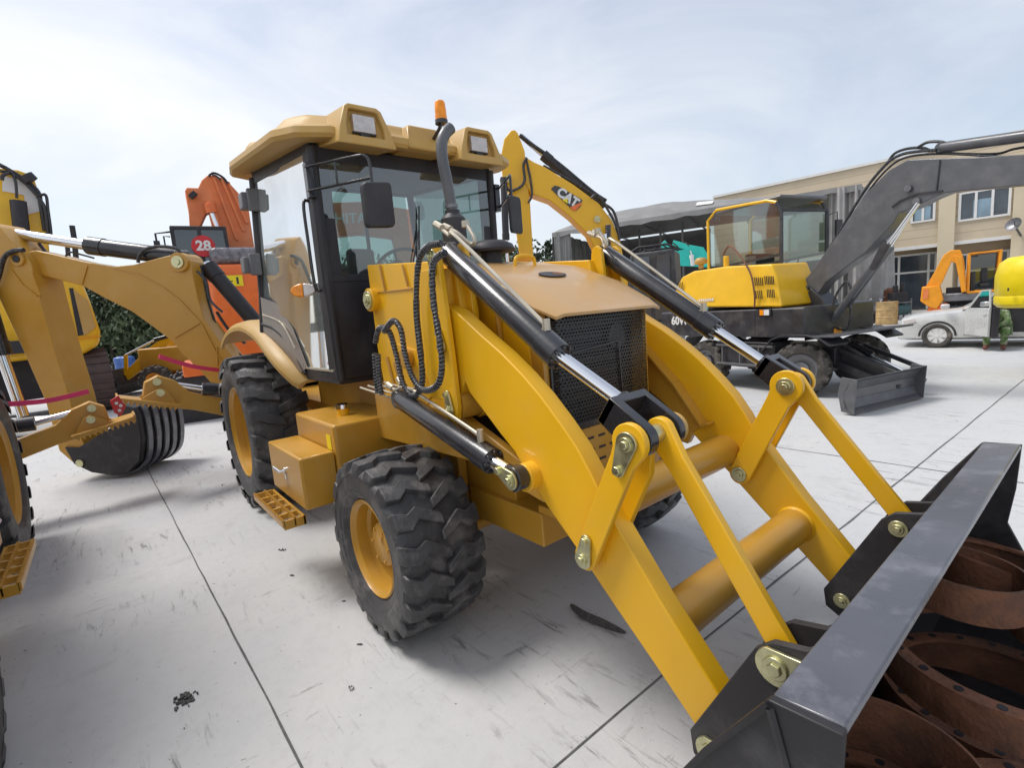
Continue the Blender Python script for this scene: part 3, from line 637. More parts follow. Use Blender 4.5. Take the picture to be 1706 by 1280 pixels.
        mp_.tube(smooth_path([p0+V(-.06, .05*-s, .12), p0+dd*.03+V(0, .05*-s, .11), p0+dd*.10+V(0, .09*-s, .085), p0+dd*.13+V(0, .10*-s, .12), p0+dd*.07+V(0, .10*-s, .16)], 5), .010, 8)
        mp_.cyl(p0+dd*.83+V(0, 0, .055), p0+dd*.83+V(0, 0, .11), .017, n=10)
        mp_.cyl(p0+V(-.08, 0, .15), p0+V(-.02, 0, .12), .017, n=8); mp_.cyl(p0+V(-.08, -s*.05, .14), p0+V(-.02, -s*.05, .115), .017, n=8); mp_.cyl(p0+dd*.05+V(0, -s*.10, .145), p0+dd*.05+V(0, -s*.10, .175), .02, n=8)
        mp_.build('oil_pipe', 'pipe', uc)
        yk = MB(); e = pe
        yk.cyl(e-dd*.02, e+dd*.03, .045, n=20); nq = V(-dd.z, 0, dd.x)
        for (ya, yb) in FP_:
            bb = Y(B, 0)
            q = [V(e.x, 0, e.z)+nq*.055+dd*.0, V(e.x, 0, e.z)-nq*.055]+[V(B.x, 0, B.z)-nq*(.062*math.cos(a_))+dd*(.062*math.sin(a_)) for a_ in [math.pi*i/10 for i in range(11)]]
            yk.prism([V(p.x, s*ya, p.z) for p in q], (0, -s*abs(ya-yb), 0))
        f0, f1 = FP_[0][0], FP_[1][1]; ex = [V(e.x, s*f0, e.z)+nq*.055, V(e.x, s*f1, e.z)+nq*.055, V(e.x, s*f1, e.z)-nq*.055, V(e.x, s*f0, e.z)-nq*.055]
        yk.prism(ex, dd*.035); yk.build('fork_end', 'black', uc, bevel=.004)
        # lift cylinder
        l0 = V(.03, s*.725, 1.335); l2 = V(1.045, s*.735, 1.085); ld = (l2-l0).normalized(); l1 = l0+ld*.875
        lc = cylinder(T, l0, l1, l2-ld*.03, .056, name='lift_cylinder', rodr=.6)
        m = MB(); m.tube([l2-ld*.10, l2-ld*.06, l2-ld*.02], [.03, .035, .045], 14)
        m.prism([V(p.x, s*.765, p.z) for p in circ(l2, .055, (1, 0, 0), (0, 0, 1), 20)], (0, -s*.055, 0)); eo = m.build('rod_eye', 'black', lc, bevel=.004)
        pin(eo, V(l2.x, s*.766, l2.z), (0, s, 0), .034, ang=rad(157), L_=.075)
        m = MB(); m.tube(smooth_path([l0+V(-.10, s*.02, .075), l0+V(-.02, s*.02, .055), l0+V(.03, 0, .07), l0+ld*.17+V(0, 0, .105), l0+ld*.19+V(0, 0, .10), l0+ld*.72+V(0, 0, .088), l0+ld*.79+V(0, 0, .078)], 4), .0095, 8)
        m.tube(smooth_path([l0+V(-.06, -s*.03, .10), l0+V(.0, -s*.04, .06), l0+V(.07, -s*.05, .055), l0+V(.10, -s*.06, .085), l0+V(.04, -s*.07, .13)], 5), .010, 8)
        m.cyl(l0+ld*.79+V(0, 0, .055), l0+ld*.79+V(0, 0, .115), .016, n=10); m.cyl(l0+V(-.11, s*.02, .082), l0+V(-.05, s*.02, .062), .018, n=8); m.cyl(l0+V(-.07, -s*.03, .11), l0+V(-.03, -s*.03, .08), .018, n=8)
        for k in range(4):
            m.tube([l0+V(-.62+.05*k, -s*(.02+.035*k), .02+.01*k), l0+V(-.10, -s*(.0+.035*k), -.005+.012*k)], .008, 6)
        m.build('oil_pipe', 'pipe', lc)
        # hoses
        hz = []
        if s < 0:
            h = [([(735, 405), (712, 412), (697, 440), (694, 520), (702, 600), (703, 640), (690, 660), (672, 640), (660, 590), (648, 552), (632, 548), (626, 570)], -.73),
                 ([(742, 420), (722, 440), (722, 500), (733, 570), (736, 615), (728, 643), (706, 650), (688, 630), (675, 590), (668, 550), (655, 535), (640, 552)], -.745),
                 ([(630, 590), (632, 630), (636, 658)], -.76), ([(624, 588), (626, 620), (629, 655)], -.75)]
            for pth, yy_ in h:
                pp = smooth_path([P(a_, b_, 'y', yy_) for a_, b_ in pth], 14); L2 = 0; rs = []
                for i, q in enumerate(pp):
                    if i: L2 += (q-pp[i-1]).length
                    rs.append(.0165 if (int(L2/.009) % 2) else .0135)
                ho_ = MB().tube(pp, rs, 10).build('hydraulic_hose', 'hose', T)
                wr = MB(); L2 = 0; nx_ = .01
                for i in range(1, len(pp)):
                    sg_ = (pp[i]-pp[i-1]); l_ = sg_.length; t_ = sg_.normalized()
                    while nx_ < L2+l_:
                        c_ = pp[i-1]+t_*(nx_-L2); a_x = (t_+V(.12, .25, .1)).normalized(); wr.lathe([(.0165, -.0025), (.0185, 0), (.0165, .0025)], c_, a_x, 10); nx_ += .019
                    L2 += l_
                wr.build('spiral_guard', 'guard', ho_)
        else:
            MB().tube(smooth_path([(.42, .70, 2.2), (.3, .76, 2.0), (.28, .76, 1.5), (.15, .74, 1.35), (.0, .74, 1.5), (-.05, .70, 1.65)], 8), .016, 8).build('hydraulic_hose', 'hose', T)
    # --- exhaust, beacon, air cleaner
    m = MB(); m.tube(smooth_path([(0.0, -.235, 2.40), (0, -.25, 2.55), (0, -.27, 2.70), (0.0, -.265, 2.79), (0.0, -.235, 2.85), (.0, -.19, 2.89)], 6), [.034]*31, 18, cap=False)
    ex = m.build('exhaust_pipe', 'charcoal', T)
    m = MB(); m.tube([(0, -.235, 2.02), (0, -.235, 2.36), (0, -.235, 2.39), (0, -.235, 2.41)], [.075, .075, .045, .045], 22); m.build('muffler', 'blackmatt', ex)
    m = MB(); m.tube([(0, -.238, 2.425), (0, -.24, 2.445)], [.04, .04], 16); m.build('clamp', 'steel', ex)
    m = MB(); m.cyl((.02, .02, 2.0), (.02, .02, 2.17), .07, n=24); ac = m.build('air_cleaner', 'blackmatt', T)
    m = MB(); m.lathe([(.06, -.01), (.15, -.005), (.155, .01), (.14, .04), (.09, .065), (0, .075)], (.02, .02, 2.165), (0, 0, 1), 32); m.build('rain_cap', 'blackmatt', ac)
    # --- front bucket
    bk = MB(); w = 1.095
    prof = [(2.30, .965), (2.20, .79), (2.07, .55), (2.01, .37), (2.03, .23), (2.14, .12), (2.40, .075), (2.95, .065)]
    th = .016
    for a_, b_ in zip(prof, prof[1:]):
        d = V(b_[0]-a_[0], 0, b_[1]-a_[1]).normalized(); nrm = V(d.z, 0, -d.x)*-1
        bk.prism([V(a_[0], -w, a_[1]), V(b_[0], -w, b_[1]), V(b_[0], w, b_[1]), V(a_[0], w, a_[1])], nrm*th)
    bo = bk.build('bucket', 'bucket', T)
    bm_ = MB(); bm_.prism([V(2.245, -w, 1.0), V(2.37, -w, 1.012), V(2.374, -w, .995), V(2.262, -w, .93)], (0, 2*w, 0)); bm_.build('top_beam', 'beam', bo, bevel=.004)
    for s in (-1, 1):
        sd_ = [(2.245, 1.0), (2.374, 1.008), (2.365, .80), (2.345, .63), (2.42, .47), (2.62, .30), (2.95, .06), (2.40, .055), (2.12, .085), (1.97, .19), (1.915, .36), (1.97, .55), (2.11, .80)]
        m = MB(); m.prism([V(x, s*w, z) for x, z in sd_], (0, s*.02, 0)); sdo = m.build('side_plate', 'bucket', bo, bevel=.003)
        m = MB(); m.tube([V(2.25, s*(w+.022), .985), V(2.30, s*(w+.022), .80), V(2.33, s*(w+.022), .55)], .009, 6); m.tube([V(2.245, s*(w+.02), .99), V(2.11, s*(w+.02), .79), V(1.97, s*(w+.02), .55)], .008, 6); m.build('weld_bead', 'bucket', sdo)
        for yb in (.675, .545 if s < 0 else .52):
            ear = [(1.79, .34), (1.80, .26), (1.86, .225), (1.93, .235), (2.05, .28), (2.32, .93), (2.262, .995), (2.225, .91), (2.19, .855), (2.15, .82), (2.06, .80), (2.01, .755)]
            m = MB(); m.prism([V(x, s*yb, z) for x, z in ear], (0, -s*.025, 0)); eo = m.build('bucket_bracket', 'bucket', bo, bevel=.003)
            if yb > .6:
                pin(eo, V(2.075, s*(yb+.0), .735), (0, s, 0), .046, ang=rad(12), L_=.10); pin(eo, V(1.87, s*yb, .315), (0, s, 0), .042, ang=rad(12), L_=.10)
            else:
                pin(eo, V(2.075, s*(yb-.025), .735), (0, -s, 0), .03, keeper=False); pin(eo, V(1.87, s*(yb-.025), .315), (0, -s, 0), .03, keeper=False)
    # inner face pins of far brackets face the camera
    # --- cab
    cab(T)
    backhoe(T)
    return T

def cab(T):
    y0 = .755; xf = -.86; xr = -2.25; zt = 2.95; zr = 3.09; zb = 1.41
    fl = MB(); fl.box(xr-.1, xf, -.74, .74, 1.36, 1.43); fl.box(xf-.02, xf+.02, -.74, .74, 1.40, 2.10)
    c = fl.build('cab', 'blackmatt', T, bevel=.01)
    p = MB()
    # posts
    for s in (-1, 1): p.prism([V(xf+.035, s*.74, zb), V(xf-.14, s*.758, zb), V(xf-.10, s*.758, zt), V(xf+.035, s*.74, zt)], (0, -s*.03, 0)); p.box(xf-.02, xf+.015, min(s*.74, s*.63), max(s*.74, s*.63), 2.05, zt)
    for s in (-1, 1):
        p.tube([V(xf+.02, s*(y0-.02), zb-.02), V(xf, s*(y0-.02), 2.2), V(xf+.02, s*(y0-.02), zt)], .034, 10)
        p.tube([V(xr-.02, s*(y0+.11), 1.62), V(xr-.01, s*(y0+.06), 2.1), V(xr, s*y0, zr)], .035, 10)
        p.beam(V(xf-.02, s*(y0-.05), zt), V(xr, s*(y0-.02), zr), .06, .09)
        p.beam(V(xf-.02, s*(y0-.06), zb+.01), V(-1.55, s*(y0-.03), zb+.01), .05, .06)
        p.tube(smooth_path([V(-1.55, s*(y0-.0), zb+.0), V(-1.75, s*(y0+.02), 1.62), V(-2.0, s*(y0+.06), 1.78), V(xr, s*(y0+.10), 1.84)], 5), .018, 8)
    p.beam(V(xf, -y0+.02, zt-.03), V(xf, y0-.02, zt-.03), .05, .10); p.beam(V(xr, -y0, zr), V(xr, y0, zr), .06, .09)
    p.beam(V(xf, -.72, 2.10), V(xf, .72, 2.10), .05, .05); p.beam(V(xr, -y0-.05, 1.85), V(xr, y0+.05, 1.85), .05, .05)
    p.beam(V(xf-.01, -.40, 2.08), V(xf-.01, -.40, zt), .022, .022)
    p.box(xf-.01, xf+.012, -.72, -.42, 1.42, 2.10); p.box(xf-.01, xf+.012, .42, .72, 1.42, 2.10)
    p.build('cab_frame', 'blackmatt', c, bevel=.004)
    g = MB()
    g.add([V(xf+.01, -.72, 2.12), V(xf+.01, .72, 2.12), V(xf+.02, .72, 2.88), V(xf+.02, -.72, 2.88)], [(0, 1, 2, 3)]); g.build('windscreen', 'glass', c)
    for s in (-1, 1):
        g = MB(); g.add([V(xf-.03, s*(y0-.012), zb+.04), V(-1.52, s*(y0-.012), zb+.04), V(-1.72, s*(y0+.01), 1.62), V(-1.98, s*(y0+.05), 1.80), V(xr+.04, s*(y0+.09), 1.86), V(xr+.03, s*(y0+.04), 2.3), V(xr+.03, s*y0, 3.06), V(xf-.03, s*(y0-.012), 2.93)], [(0, 1, 2, 3, 4, 5, 6, 7)])
        dr = g.build('door', 'doorglass', c)
        m = MB(); m.tube(smooth_path([V(xf-.06, s*(y0+.01), 2.62), V(xf-.06, s*(y0+.05), 2.60), V(xf-.055, s*(y0+.055), 2.35), V(xf-.05, s*(y0+.05), 2.05), V(xf-.05, s*(y0+.01), 2.03)], 5), .011, 8)
        m.build('grab_rail', 'black', dr)
        m = MB(); m.beam(V(xf-.05, s*(y0), zb+.05), V(-1.5, s*(y0), zb+.05), .012, .014); m.tube(smooth_path([V(-1.62, s*(y0+.035), 1.62), V(-1.85, s*(y0+.05), 1.83), V(-2.2, s*(y0+.10), 1.92)], 6), .007, 6)
        m.build('door_seal', 'pipe', dr)
        # rear quarter panel
        q = MB(); q.add([V(-1.48, s*(y0+.0), zb+.06), V(-1.66, s*(y0+.018), 1.78), V(-1.92, s*(y0+.045), 2.0), V(xr, s*(y0+.09), 2.08), V(xr-.01, s*(y0+.125), 1.60), V(-1.9, s*(y0+.07), 1.55), V(-1.6, s*(y0+.02), 1.42)], [(0, 1, 2, 3, 4, 5, 6)])
        q.build('quarter_panel', mat('brown_grey_panel', (.20, .155, .125), .3, coat=.3) if s < 0 else 'console', c)
        # hinges/work lamps on rear post
        for z, yy in ((2.90, .05), (2.36, .11)):
            m = MB(); cx_ = xr+.0; yb = s*(y0+yy); m.box(cx_-.07, cx_+.06, min(yb, yb+s*.08), max(yb, yb+s*.08), z-.075, z+.06); m.box(cx_+.05, cx_+.10, min(yb-s*.05, yb+s*.04), max(yb-s*.05, yb+s*.04), z-.10, z+.085)
            m.build('work_lamp', 'console', c, bevel=.012)
        # turn lamp
        b = V(-1.02, s*(y0+.09), 2.035); m = MB(); m.tube([V(-1.10, s*y0, 2.08), b+V(-.03, 0, .02)], .008, 6)
        lm = m.build('turn_lamp', 'blackmatt', c)
        n_ = V(.75, s*.6, .1).normalized(); e1 = V(-n_.y, n_.x, 0).normalized(); e2 = n_.cross(e1)
        if e2.z < 0: e2 = -e2
        if e1.x*0+e1.dot(V(.6, .75, 0)) < 0: e1 = -e1
        for (a0, a1, mm) in ((math.pi/2, 3*math.pi/2, 'amberglass'), (-math.pi/2, math.pi/2, 'lens')):
            k = MB(); k.prism([b+e1*(.088*math.cos(t))+e2*(.047*math.sin(t)) for t in [a0+(a1-a0)*i/14 for i in range(15)]], n_*.03); k.build('lens', mm, lm, bevel=.008)
        # mirrors
        yt = s*.80
        m = MB()
        m.tube(smooth_path([V(xf+.05, yt, 2.81), V(xf+.40, yt*.78, 2.80), V(xf+.47, yt*.72, 2.79), V(xf+.49, yt*.70, 2.74), V(xf+.49, yt*.70, 2.60)], 4), .010, 8)
        m.tube([V(xf+.05, yt, 2.66), V(xf+.49, yt*.70, 2.66)], .010, 8); m.tube([V(xf+.27, yt*.86, 2.805), V(xf+.27, yt*.86, 2.66)], .008, 6)
        m.box(xf+.0, xf+.06, min(yt, yt*.94), max(yt, yt*.94), 2.62, 2.84)
        mo = m.build('mirror', 'black', c, bevel=.003)
        q = V(xf+.50, yt*.70, 2.49); m = MB()
        vx = V(.35, -s*1, 0).normalized()*.085; pts = []
        for (a, b2) in ((-1, -1), (1, -1), (1, 1), (-1, 1)):
            for t in range(5):
                an = math.atan2(b2, a)+(t-2)*math.pi/8*.9; pts.append(q+vx*(a*.72+.28*math.cos(an)/abs(math.cos(math.atan2(b2, a)))*.72)+V(0, 0, 1)*(b2*.10+.035*math.sin(an)))
        m.prism(pts, V(.045, .012*-s, 0)); m.build('mirror_housing', 'blackmatt', mo, bevel=.012, seg=3)
    g = MB(); g.add([V(xr, -.72, 1.88), V(xr, .72, 1.88), V(xr, .70, 3.06), V(xr, -.70, 3.06)], [(0, 1, 2, 3)]); g.build('rear_window', 'glass', c)
    m = MB(); q = V(xf+.016, -.665, 2.865); m.box(q.x, q.x+.003, q.y, q.y+.11, q.z-.012, q.z+.014); m.build('sticker', 'white', c)
    # wiper
    m = MB(); m.tube([V(xf+.03, -.1, 2.13), V(xf+.035, .0, 2.45)], .006, 6); m.tube([V(xf+.035, -.02, 2.25), V(xf+.035, .02, 2.62)], .007, 6); m.build('wiper', 'black', c)
    # interior
    m = MB(); m.box(-1.95, -1.45, -.25, .25, 1.55, 1.72); m.box(-2.02, -1.88, -.25, .25, 1.68, 2.28); m.box(-2.0, -1.90, -.13, .13, 2.28, 2.46); m.box(-1.9, -1.5, -.15, .15, 1.40, 1.55)
    m.build('driver_seat', 'seat', c, bevel=.04, seg=3)
    m = MB(); m.box(xr-.02, xr+.02, -.72, .72, 1.42, 1.86); m.box(xr, xf, .70, .74, 1.42, 1.90); m.build('cab_wall', 'blackmatt', c)
    m = MB(); m.box(xf-.26, xf-.05, -.22, .30, 1.42, 2.10); m.prism([V(xf-.05, -.26, 2.12), V(xf-.05, .34, 2.12), V(xf-.30, .34, 2.22), V(xf-.30, -.26, 2.22)], (0, 0, -.10)); m.box(xf-.24, xf-.06, -.62, -.34, 1.95, 2.10)
    m.box(-1.95, -1.2, .42, .66, 1.42, 1.95); m.box(-1.95, -1.35, -.62, -.40, 1.42, 1.80); m.build('console', 'console', c, bevel=.03, seg=3)
    m = MB(); cc = V(xf-.36, 0, 2.22); ax = V(-.62, 0, .78).normalized(); e1 = V(0, 1, 0); e2 = ax.cross(e1)
    ring = [cc+e1*(.19*math.cos(2*math.pi*i/28))+e2*(.19*math.sin(2*math.pi*i/28)) for i in range(29)]
    m.tube(ring, .014, 8, cap=False); m.cyl(cc-ax*.25, cc-ax*.0, .025); m.cyl(cc-ax*.02, cc+ax*.015, .05)
    for k in (0, 2.1, 4.2): m.tube([cc, cc+(e1*math.cos(k)+e2*math.sin(k))*.18], .01, 6)
    m.build('steering_wheel', 'seat', c)
    m = MB(); m.tube([V(-1.3, .5, 1.9), V(-1.22, .5, 2.15)], .01, 6); m.tube([V(-1.5, -.5, 1.8), V(-1.42, -.5, 2.1)], .01, 6)
    for q in ((-1.22, .5, 2.15), (-1.42, -.5, 2.1)): m.lathe([(0, .03), (.022, .02), (.026, 0), (.02, -.02), (0, -.03)], q, (0, 0, 1), 12)
    m.build('control_lever', 'seat', c)
    # roof: moulded cap, a little higher towards the rear
    def rise(x): return .105*(-.60-x)
    prof_ = [(.15, .02), (.07, .0), (.015, .012), (.0, .035), (.005, .075), (.03, .095), (.095, .115), (.125, .16), (.15, .18), (.20, .19), (.46, .20)]
    def ring_(ins, dz):
        X0, X1, Y0 = -2.66+ins, -.60-ins, .95-ins; pts = []
        base = [(X1, -Y0+.26), (X1, Y0-.26), (X1-.13, Y0-.08), (X1-.34, Y0), (X0+.50, Y0), (X0+.16, Y0-.07), (X0, Y0-.30), (X0, -Y0+.30), (X0+.16, -Y0+.07), (X0+.50, -Y0), (X1-.34, -Y0), (X1-.13, -Y0+.08)]
        n = len(base)
        for i in range(n):
            a = base[i]; b = base[(i+1) % n]
            for t in (0, .2, .4, .6, .8):
                x = a[0]+(b[0]-a[0])*t; y = a[1]+(b[1]-a[1])*t
                z = 2.94+rise(x)+dz
                if dz > .1:       # moulded humps and dips along the rim
                    hump = .06*math.exp(-((x+2.05)/.20)**2)-.05*math.exp(-((x+1.55)/.16)**2)*(1 if abs(y) > .5 else 0)+.03*math.exp(-((x+1.0)/.22)**2)
                    z += hump*(dz-.1)/.11
                pts.append(V(x, y, z))
        return pts
    m = MB(); rings = [ring_(i_, z_) for i_, z_ in prof_]; n = len(rings[0]); vs = [p_ for r_ in rings for p_ in r_]
    fs = [(i*n+j, i*n+(j+1) % n, (i+1)*n+(j+1) % n, (i+1)*n+j) for i in range(len(rings)-1) for j in range(n)]
    fs += [tuple(range(n-1, -1, -1)), tuple((len(rings)-1)*n+j for j in range(n))]
    m.add(vs, fs, True); rf = m.build('roof', 'beige', c, ang=40)
    m = MB(); m.prism([V(-2.2, -.68, 3.06), V(-.9, -.68, 2.925), V(-.9, .68, 2.925), V(-2.2, .68, 3.06)], (0, 0, .02)); m.build('headliner', 'liner', rf)
    m = MB(); m.prism([V(-1.7, -.35, 3.285), V(-1.1, -.35, 3.235), V(-1.1, .35, 3.235), V(-1.7, .35, 3.285)], (0, 0, .03)); m.build('roof_hatch', 'blackmatt', rf, bevel=.01)
    for yc in (-.475, .44):
        xfr = -.525; xb = -1.05
        po_ = [(yc-.20, 2.90), (yc+.20, 2.90), (yc+.175, 3.0), (yc+.125, 3.135), (yc+.095, 3.155), (yc-.095, 3.155), (yc-.125, 3.135), (yc-.175, 3.0)]
        pi_ = [(yc-.13, 2.96), (yc+.13, 2.96), (yc+.125, 3.03), (yc+.10, 3.118), (yc+.085, 3.125), (yc-.085, 3.125), (yc-.10, 3.118), (yc-.125, 3.03)]
        def sx(z): return xfr-.035*(z-2.905)/.31
        A_ = [V(sx(z), y, z) for y, z in po_]; B_ = [V(sx(z), y, z) for y, z in pi_]; C2 = [V(sx(z)-.05, y*.98+yc*.02, z) for y, z in pi_]
        D_2 = [V(xb, yc-.22, 2.99), V(xb, yc+.22, 2.99), V(xb, yc+.20, 3.10), V(xb, yc+.13, 3.19), V(xb, yc+.10, 3.20), V(xb, yc-.10, 3.20), V(xb, yc-.13, 3.19), V(xb, yc-.20, 3.10)]
        m = MB(); vs = A_+B_+C2+D_2; q_ = []
        for i in range(8):
            j = (i+1) % 8; q_ += [(i, j, 8+j, 8+i), (8+i, 8+j, 16+j, 16+i), (i, 24+i, 24+j, j)]
        q_ += [tuple(16+i for i in range(8)), tuple(24+i for i in range(7, -1, -1))]
        m.add(vs, q_); pd = m.build('lamp_pod', 'beige', rf, bevel=.010, seg=3, ang=30)
        m = MB(); xl_ = sx(3.05)-.048; m.box(xl_, xl_+.035, yc-.075, yc+.075, 2.99, 3.095); hl = m.build('headlamp', 'lens', pd, bevel=.004)
        m = MB(); m.box(xl_, xl_+.03, yc-.080, yc+.080, 2.982, 2.99); m.box(xl_, xl_+.03, yc-.03, yc+.03, 2.965, 2.982); m.build('lamp_bracket', 'blackmatt', hl)
    m = MB(); m.prism([V(-.585, -.15, 2.95), V(-.585, .20, 2.95), V(-.60, .17, 3.06), V(-.66, .14, 3.135), V(-.66, -.10, 3.135), V(-.60, -.13, 3.06)], V(-.35, 0, .03)); m.build('roof_rib', 'beige', rf, bevel=.02, seg=3)
    for s in (-1, 1):
        m = MB(); m.prism([V(-1.25, s*.88, 3.07), V(-1.78, s*.88, 3.12), V(-1.70, s*.84, 3.20), V(-1.32, s*.84, 3.17)], V(0, -s*.2, 0)); m.build('roof_rib', 'beige', rf, bevel=.025, seg=3)
    # beacon
    m = MB(); m.tube([V(-.62, .08, 3.05), V(-.50, .06, 3.08), V(-.47, .06, 3.13)], .014, 8); m.cyl((-.47, .06, 3.10), (-.47, .06, 3.125), .045)
    bc = m.build('beacon', 'black', c)
    m = MB(); m.lathe([(.040, 0), (.042, .02), (.038, .045), (.040, .05), (.036, .11), (.030, .122), (0, .124)], (-.47, .06, 3.125), (0, 0, 1), 24); m.build('beacon_lens', 'amberglass', bc)

BF = None
def backhoe(T):
    global BF
    F = Frame((-4.1, 0, 0), rad(-130)); BF = F            # boom lies in the plane local y=0
    away = -F.Y if F.Y.dot(CP-F.o) > 0 else F.Y
    def bl(pts, off=0.0):
        out_ = []
        for a, b in pts: out_.append(F.P(a, b, 'y', 0)+away*off)
        return out_
    post = MB(); post.box(-4.5, -4.1, -.28, .28, .55, 1.5); post.cyl((-4.5, 0, .5), (-4.5, 0, 1.55), .12)
    for z in (.75, 1.35): post.prism([V(-4.35, -.25, z), V(-4.35, .25, z), V(-4.75, .12, z), V(-4.75, -.25, z)], (0, 0, .06))
    po = post.build('swing_post', 'ochre', T, bevel=.01)
    bmpts = [(45, 420), (60, 417), (90, 424), (140, 436), (190, 444), (222, 441), (260, 431), (288, 424), (303, 423), (317, 434), (323, 466), (330, 500), (340, 533), (362, 563), (384, 590), (408, 625), (415, 650), (395, 668), (368, 658), (330, 614), (304, 590), (287, 569), (250, 541), (219, 519), (175, 497), (137, 476), (94, 465), (60, 457), (42, 450), (36, 436)]
    m = MB(); m.prism(bl(bmpts), away*.26); bo = m.build('boom', 'ochre', T, bevel=.01)
    m = MB()
    m.cyl(F.P(300, 437, 'y', 0)-away*.04, F.P(300, 437, 'y', 0)+away*.30, .12, n=28); m.build('boss', 'ochre', bo, bevel=.006)
    m = MB(); m.cyl(F.P(300, 437, 'y', 0)-away*.06, F.P(300, 437, 'y', 0)-away*.03, .075, n=20); m.cyl(F.P(300, 437, 'y', 0)-away*.075, F.P(300, 437, 'y', 0)-away*.03, .04, n=6); m.build('pin', 'zinc', bo)
    m = MB()
    def strip(pts, w=.02, off=-.006):
        q = bl(pts, off)
        for a, b in zip(q, q[1:]): m.beam(a, b, w, w*.8)
    strip([(292, 562), (335, 537)], .02); strip([(335, 537), (362, 590), (378, 612)], .016); strip([(362, 578), (363, 610)], .016)
    strip([(146, 443), (137, 474)], .016); strip([(188, 446), (230, 456), (270, 477), (300, 500), (335, 537)], .014)
    m.build('weld_seam', 'ochre', bo)
    # dipper
    dp = [(-8, 372), (2, 374), (14, 382), (30, 402), (50, 421), (64, 440), (70, 465), (80, 505), (103, 585), (127, 662), (140, 715), (158, 752), (156, 772), (140, 774), (110, 748), (88, 668), (50, 580), (6, 485), (-25, 440), (-20, 395)]
    m = MB(); m.prism(bl(dp, -.10), away*.40); do = m.build('dipper_arm', 'ochre', T, bevel=.008)
    m = MB(); c0 = F.P(44, 433, 'y', 0); m.cyl(c0-away*.13, c0+away*.05, .085, n=24); m.build('boss', 'ochre', do, bevel=.006)
    m = MB(); m.cyl(c0-away*.14, c0-away*.12, .045, n=16); m.build('pin_hole', 'blackmatt', do)
    m = MB(); q = bl([(34, 452), (52, 476), (75, 494)], -.105)
    for a, b in zip(q, q[1:]): m.beam(a, b, .016, .014)
    q = bl([(66, 455), (80, 492)], -.105); m.beam(q[0], q[1], .03, .03); m.build('weld_seam', 'ochre', do)
    # dipper cylinder above the boom
    def cy(a, b, c_, r, off=.08, nm='hydraulic_cylinder', mt='black'):
        return cylinder(T, F.P(*a, 'y', 0)+away*off, F.P(*b, 'y', 0)+away*off, F.P(*c_, 'y', 0)+away*off, r, nm, mt, collar=False, rodr=.62)
    cy((292, 428), (134, 407), (14, 388), .105, .13, 'dipper_cylinder')
    cy((424, 560), (322, 440), (318, 436), .10, .30, 'boom_cylinder', 'blackmatt')
    cy((2, 488), (32, 590), (66, 688), .095, -.22, 'bucket_cylinder')
    # hoses
    for pts, off, r in (([(60, 419), (42, 421), (28, 432), (20, 460), (12, 480), (2, 492)], -.16, .028), ([(232, 438), (235, 425), (248, 414), (275, 411), (298, 416), (304, 430)], -.02, .02), ([(330, 452), (345, 470), (352, 500), (372, 520)], -.02, .016), ([(338, 520), (360, 552), (388, 575)], .3, .02), ([(318, 440), (330, 500), (352, 560), (392, 600)], .2, .02), ([(40, 402), (60, 425), (90, 440)], .2, .02), ([(92, 424), (100, 418), (118, 422), (140, 428)], .15, .012)):
        MB().tube(smooth_path(bl(pts, off), 6), r, 8).build('hydraulic_hose', 'hose', T)
    # bucket
    prof = [(206, 704), (212, 672), (234, 677), (241, 690), (247, 730), (244, 764), (225, 783), (200, 787), (166, 782), (137, 768), (122, 741), (144, 742)]
    near = bl(prof, -.13); wv = away*.80
    m = MB(); m.prism(near, away*.03); bo2 = m.build('backhoe_bucket', 'bucket', T, bevel=.006)
    m = MB(); m.prism([p_+away*.80 for p_ in near], away*.03)
    cs = sum(near, V(0, 0, 0))/len(near)
    shell = [near[i] for i in (1, 2, 3, 4, 5, 6, 7, 8, 9)]; ins = [p_+(cs-p_)*.05 for p_ in shell]
    vs = shell+ins+[p_+away*.83 for p_ in shell]+[p_+away*.83 for p_ in ins]; n = 9
    m.add(vs, [(i, i+1, i+1+2*n, i+2*n) for i in range(n-1)]+[(i+n, i+1+n, i+1+3*n, i+3*n) for i in range(n-1)]); m.build('shell', 'bucket', bo2)
    rb = [near[i] for i in (2, 3, 4, 5, 6, 7)]; cc = cs
    for k in range(5):
        m = MB(); o = away*(.10+k*.16)
        vv = []
        for p_ in smooth_path(rb, 4):
            dd = (p_-cc).normalized(); vv += [p_+o, p_+dd*.03+o, p_+dd*.03+o+away*.085, p_+o+away*.085]
        kk = len(vv)//4
        m.add(vv, [(4*i+j, 4*i+(j+1) % 4, 4*i+4+(j+1) % 4, 4*i+4+j) for i in range(kk-1) for j in range(4)]+[(0, 1, 2, 3), (4*kk-1, 4*kk-2, 4*kk-3, 4*kk-4)]); m.build('wear_strip', 'beam', bo2, bevel=.004)
    m = MB(); pq = F.P(148, 767, 'y', 0)-away*.13; m.cyl(pq-away*.02, pq, .05, n=16); m.build('pin', 'zinc', bo2)
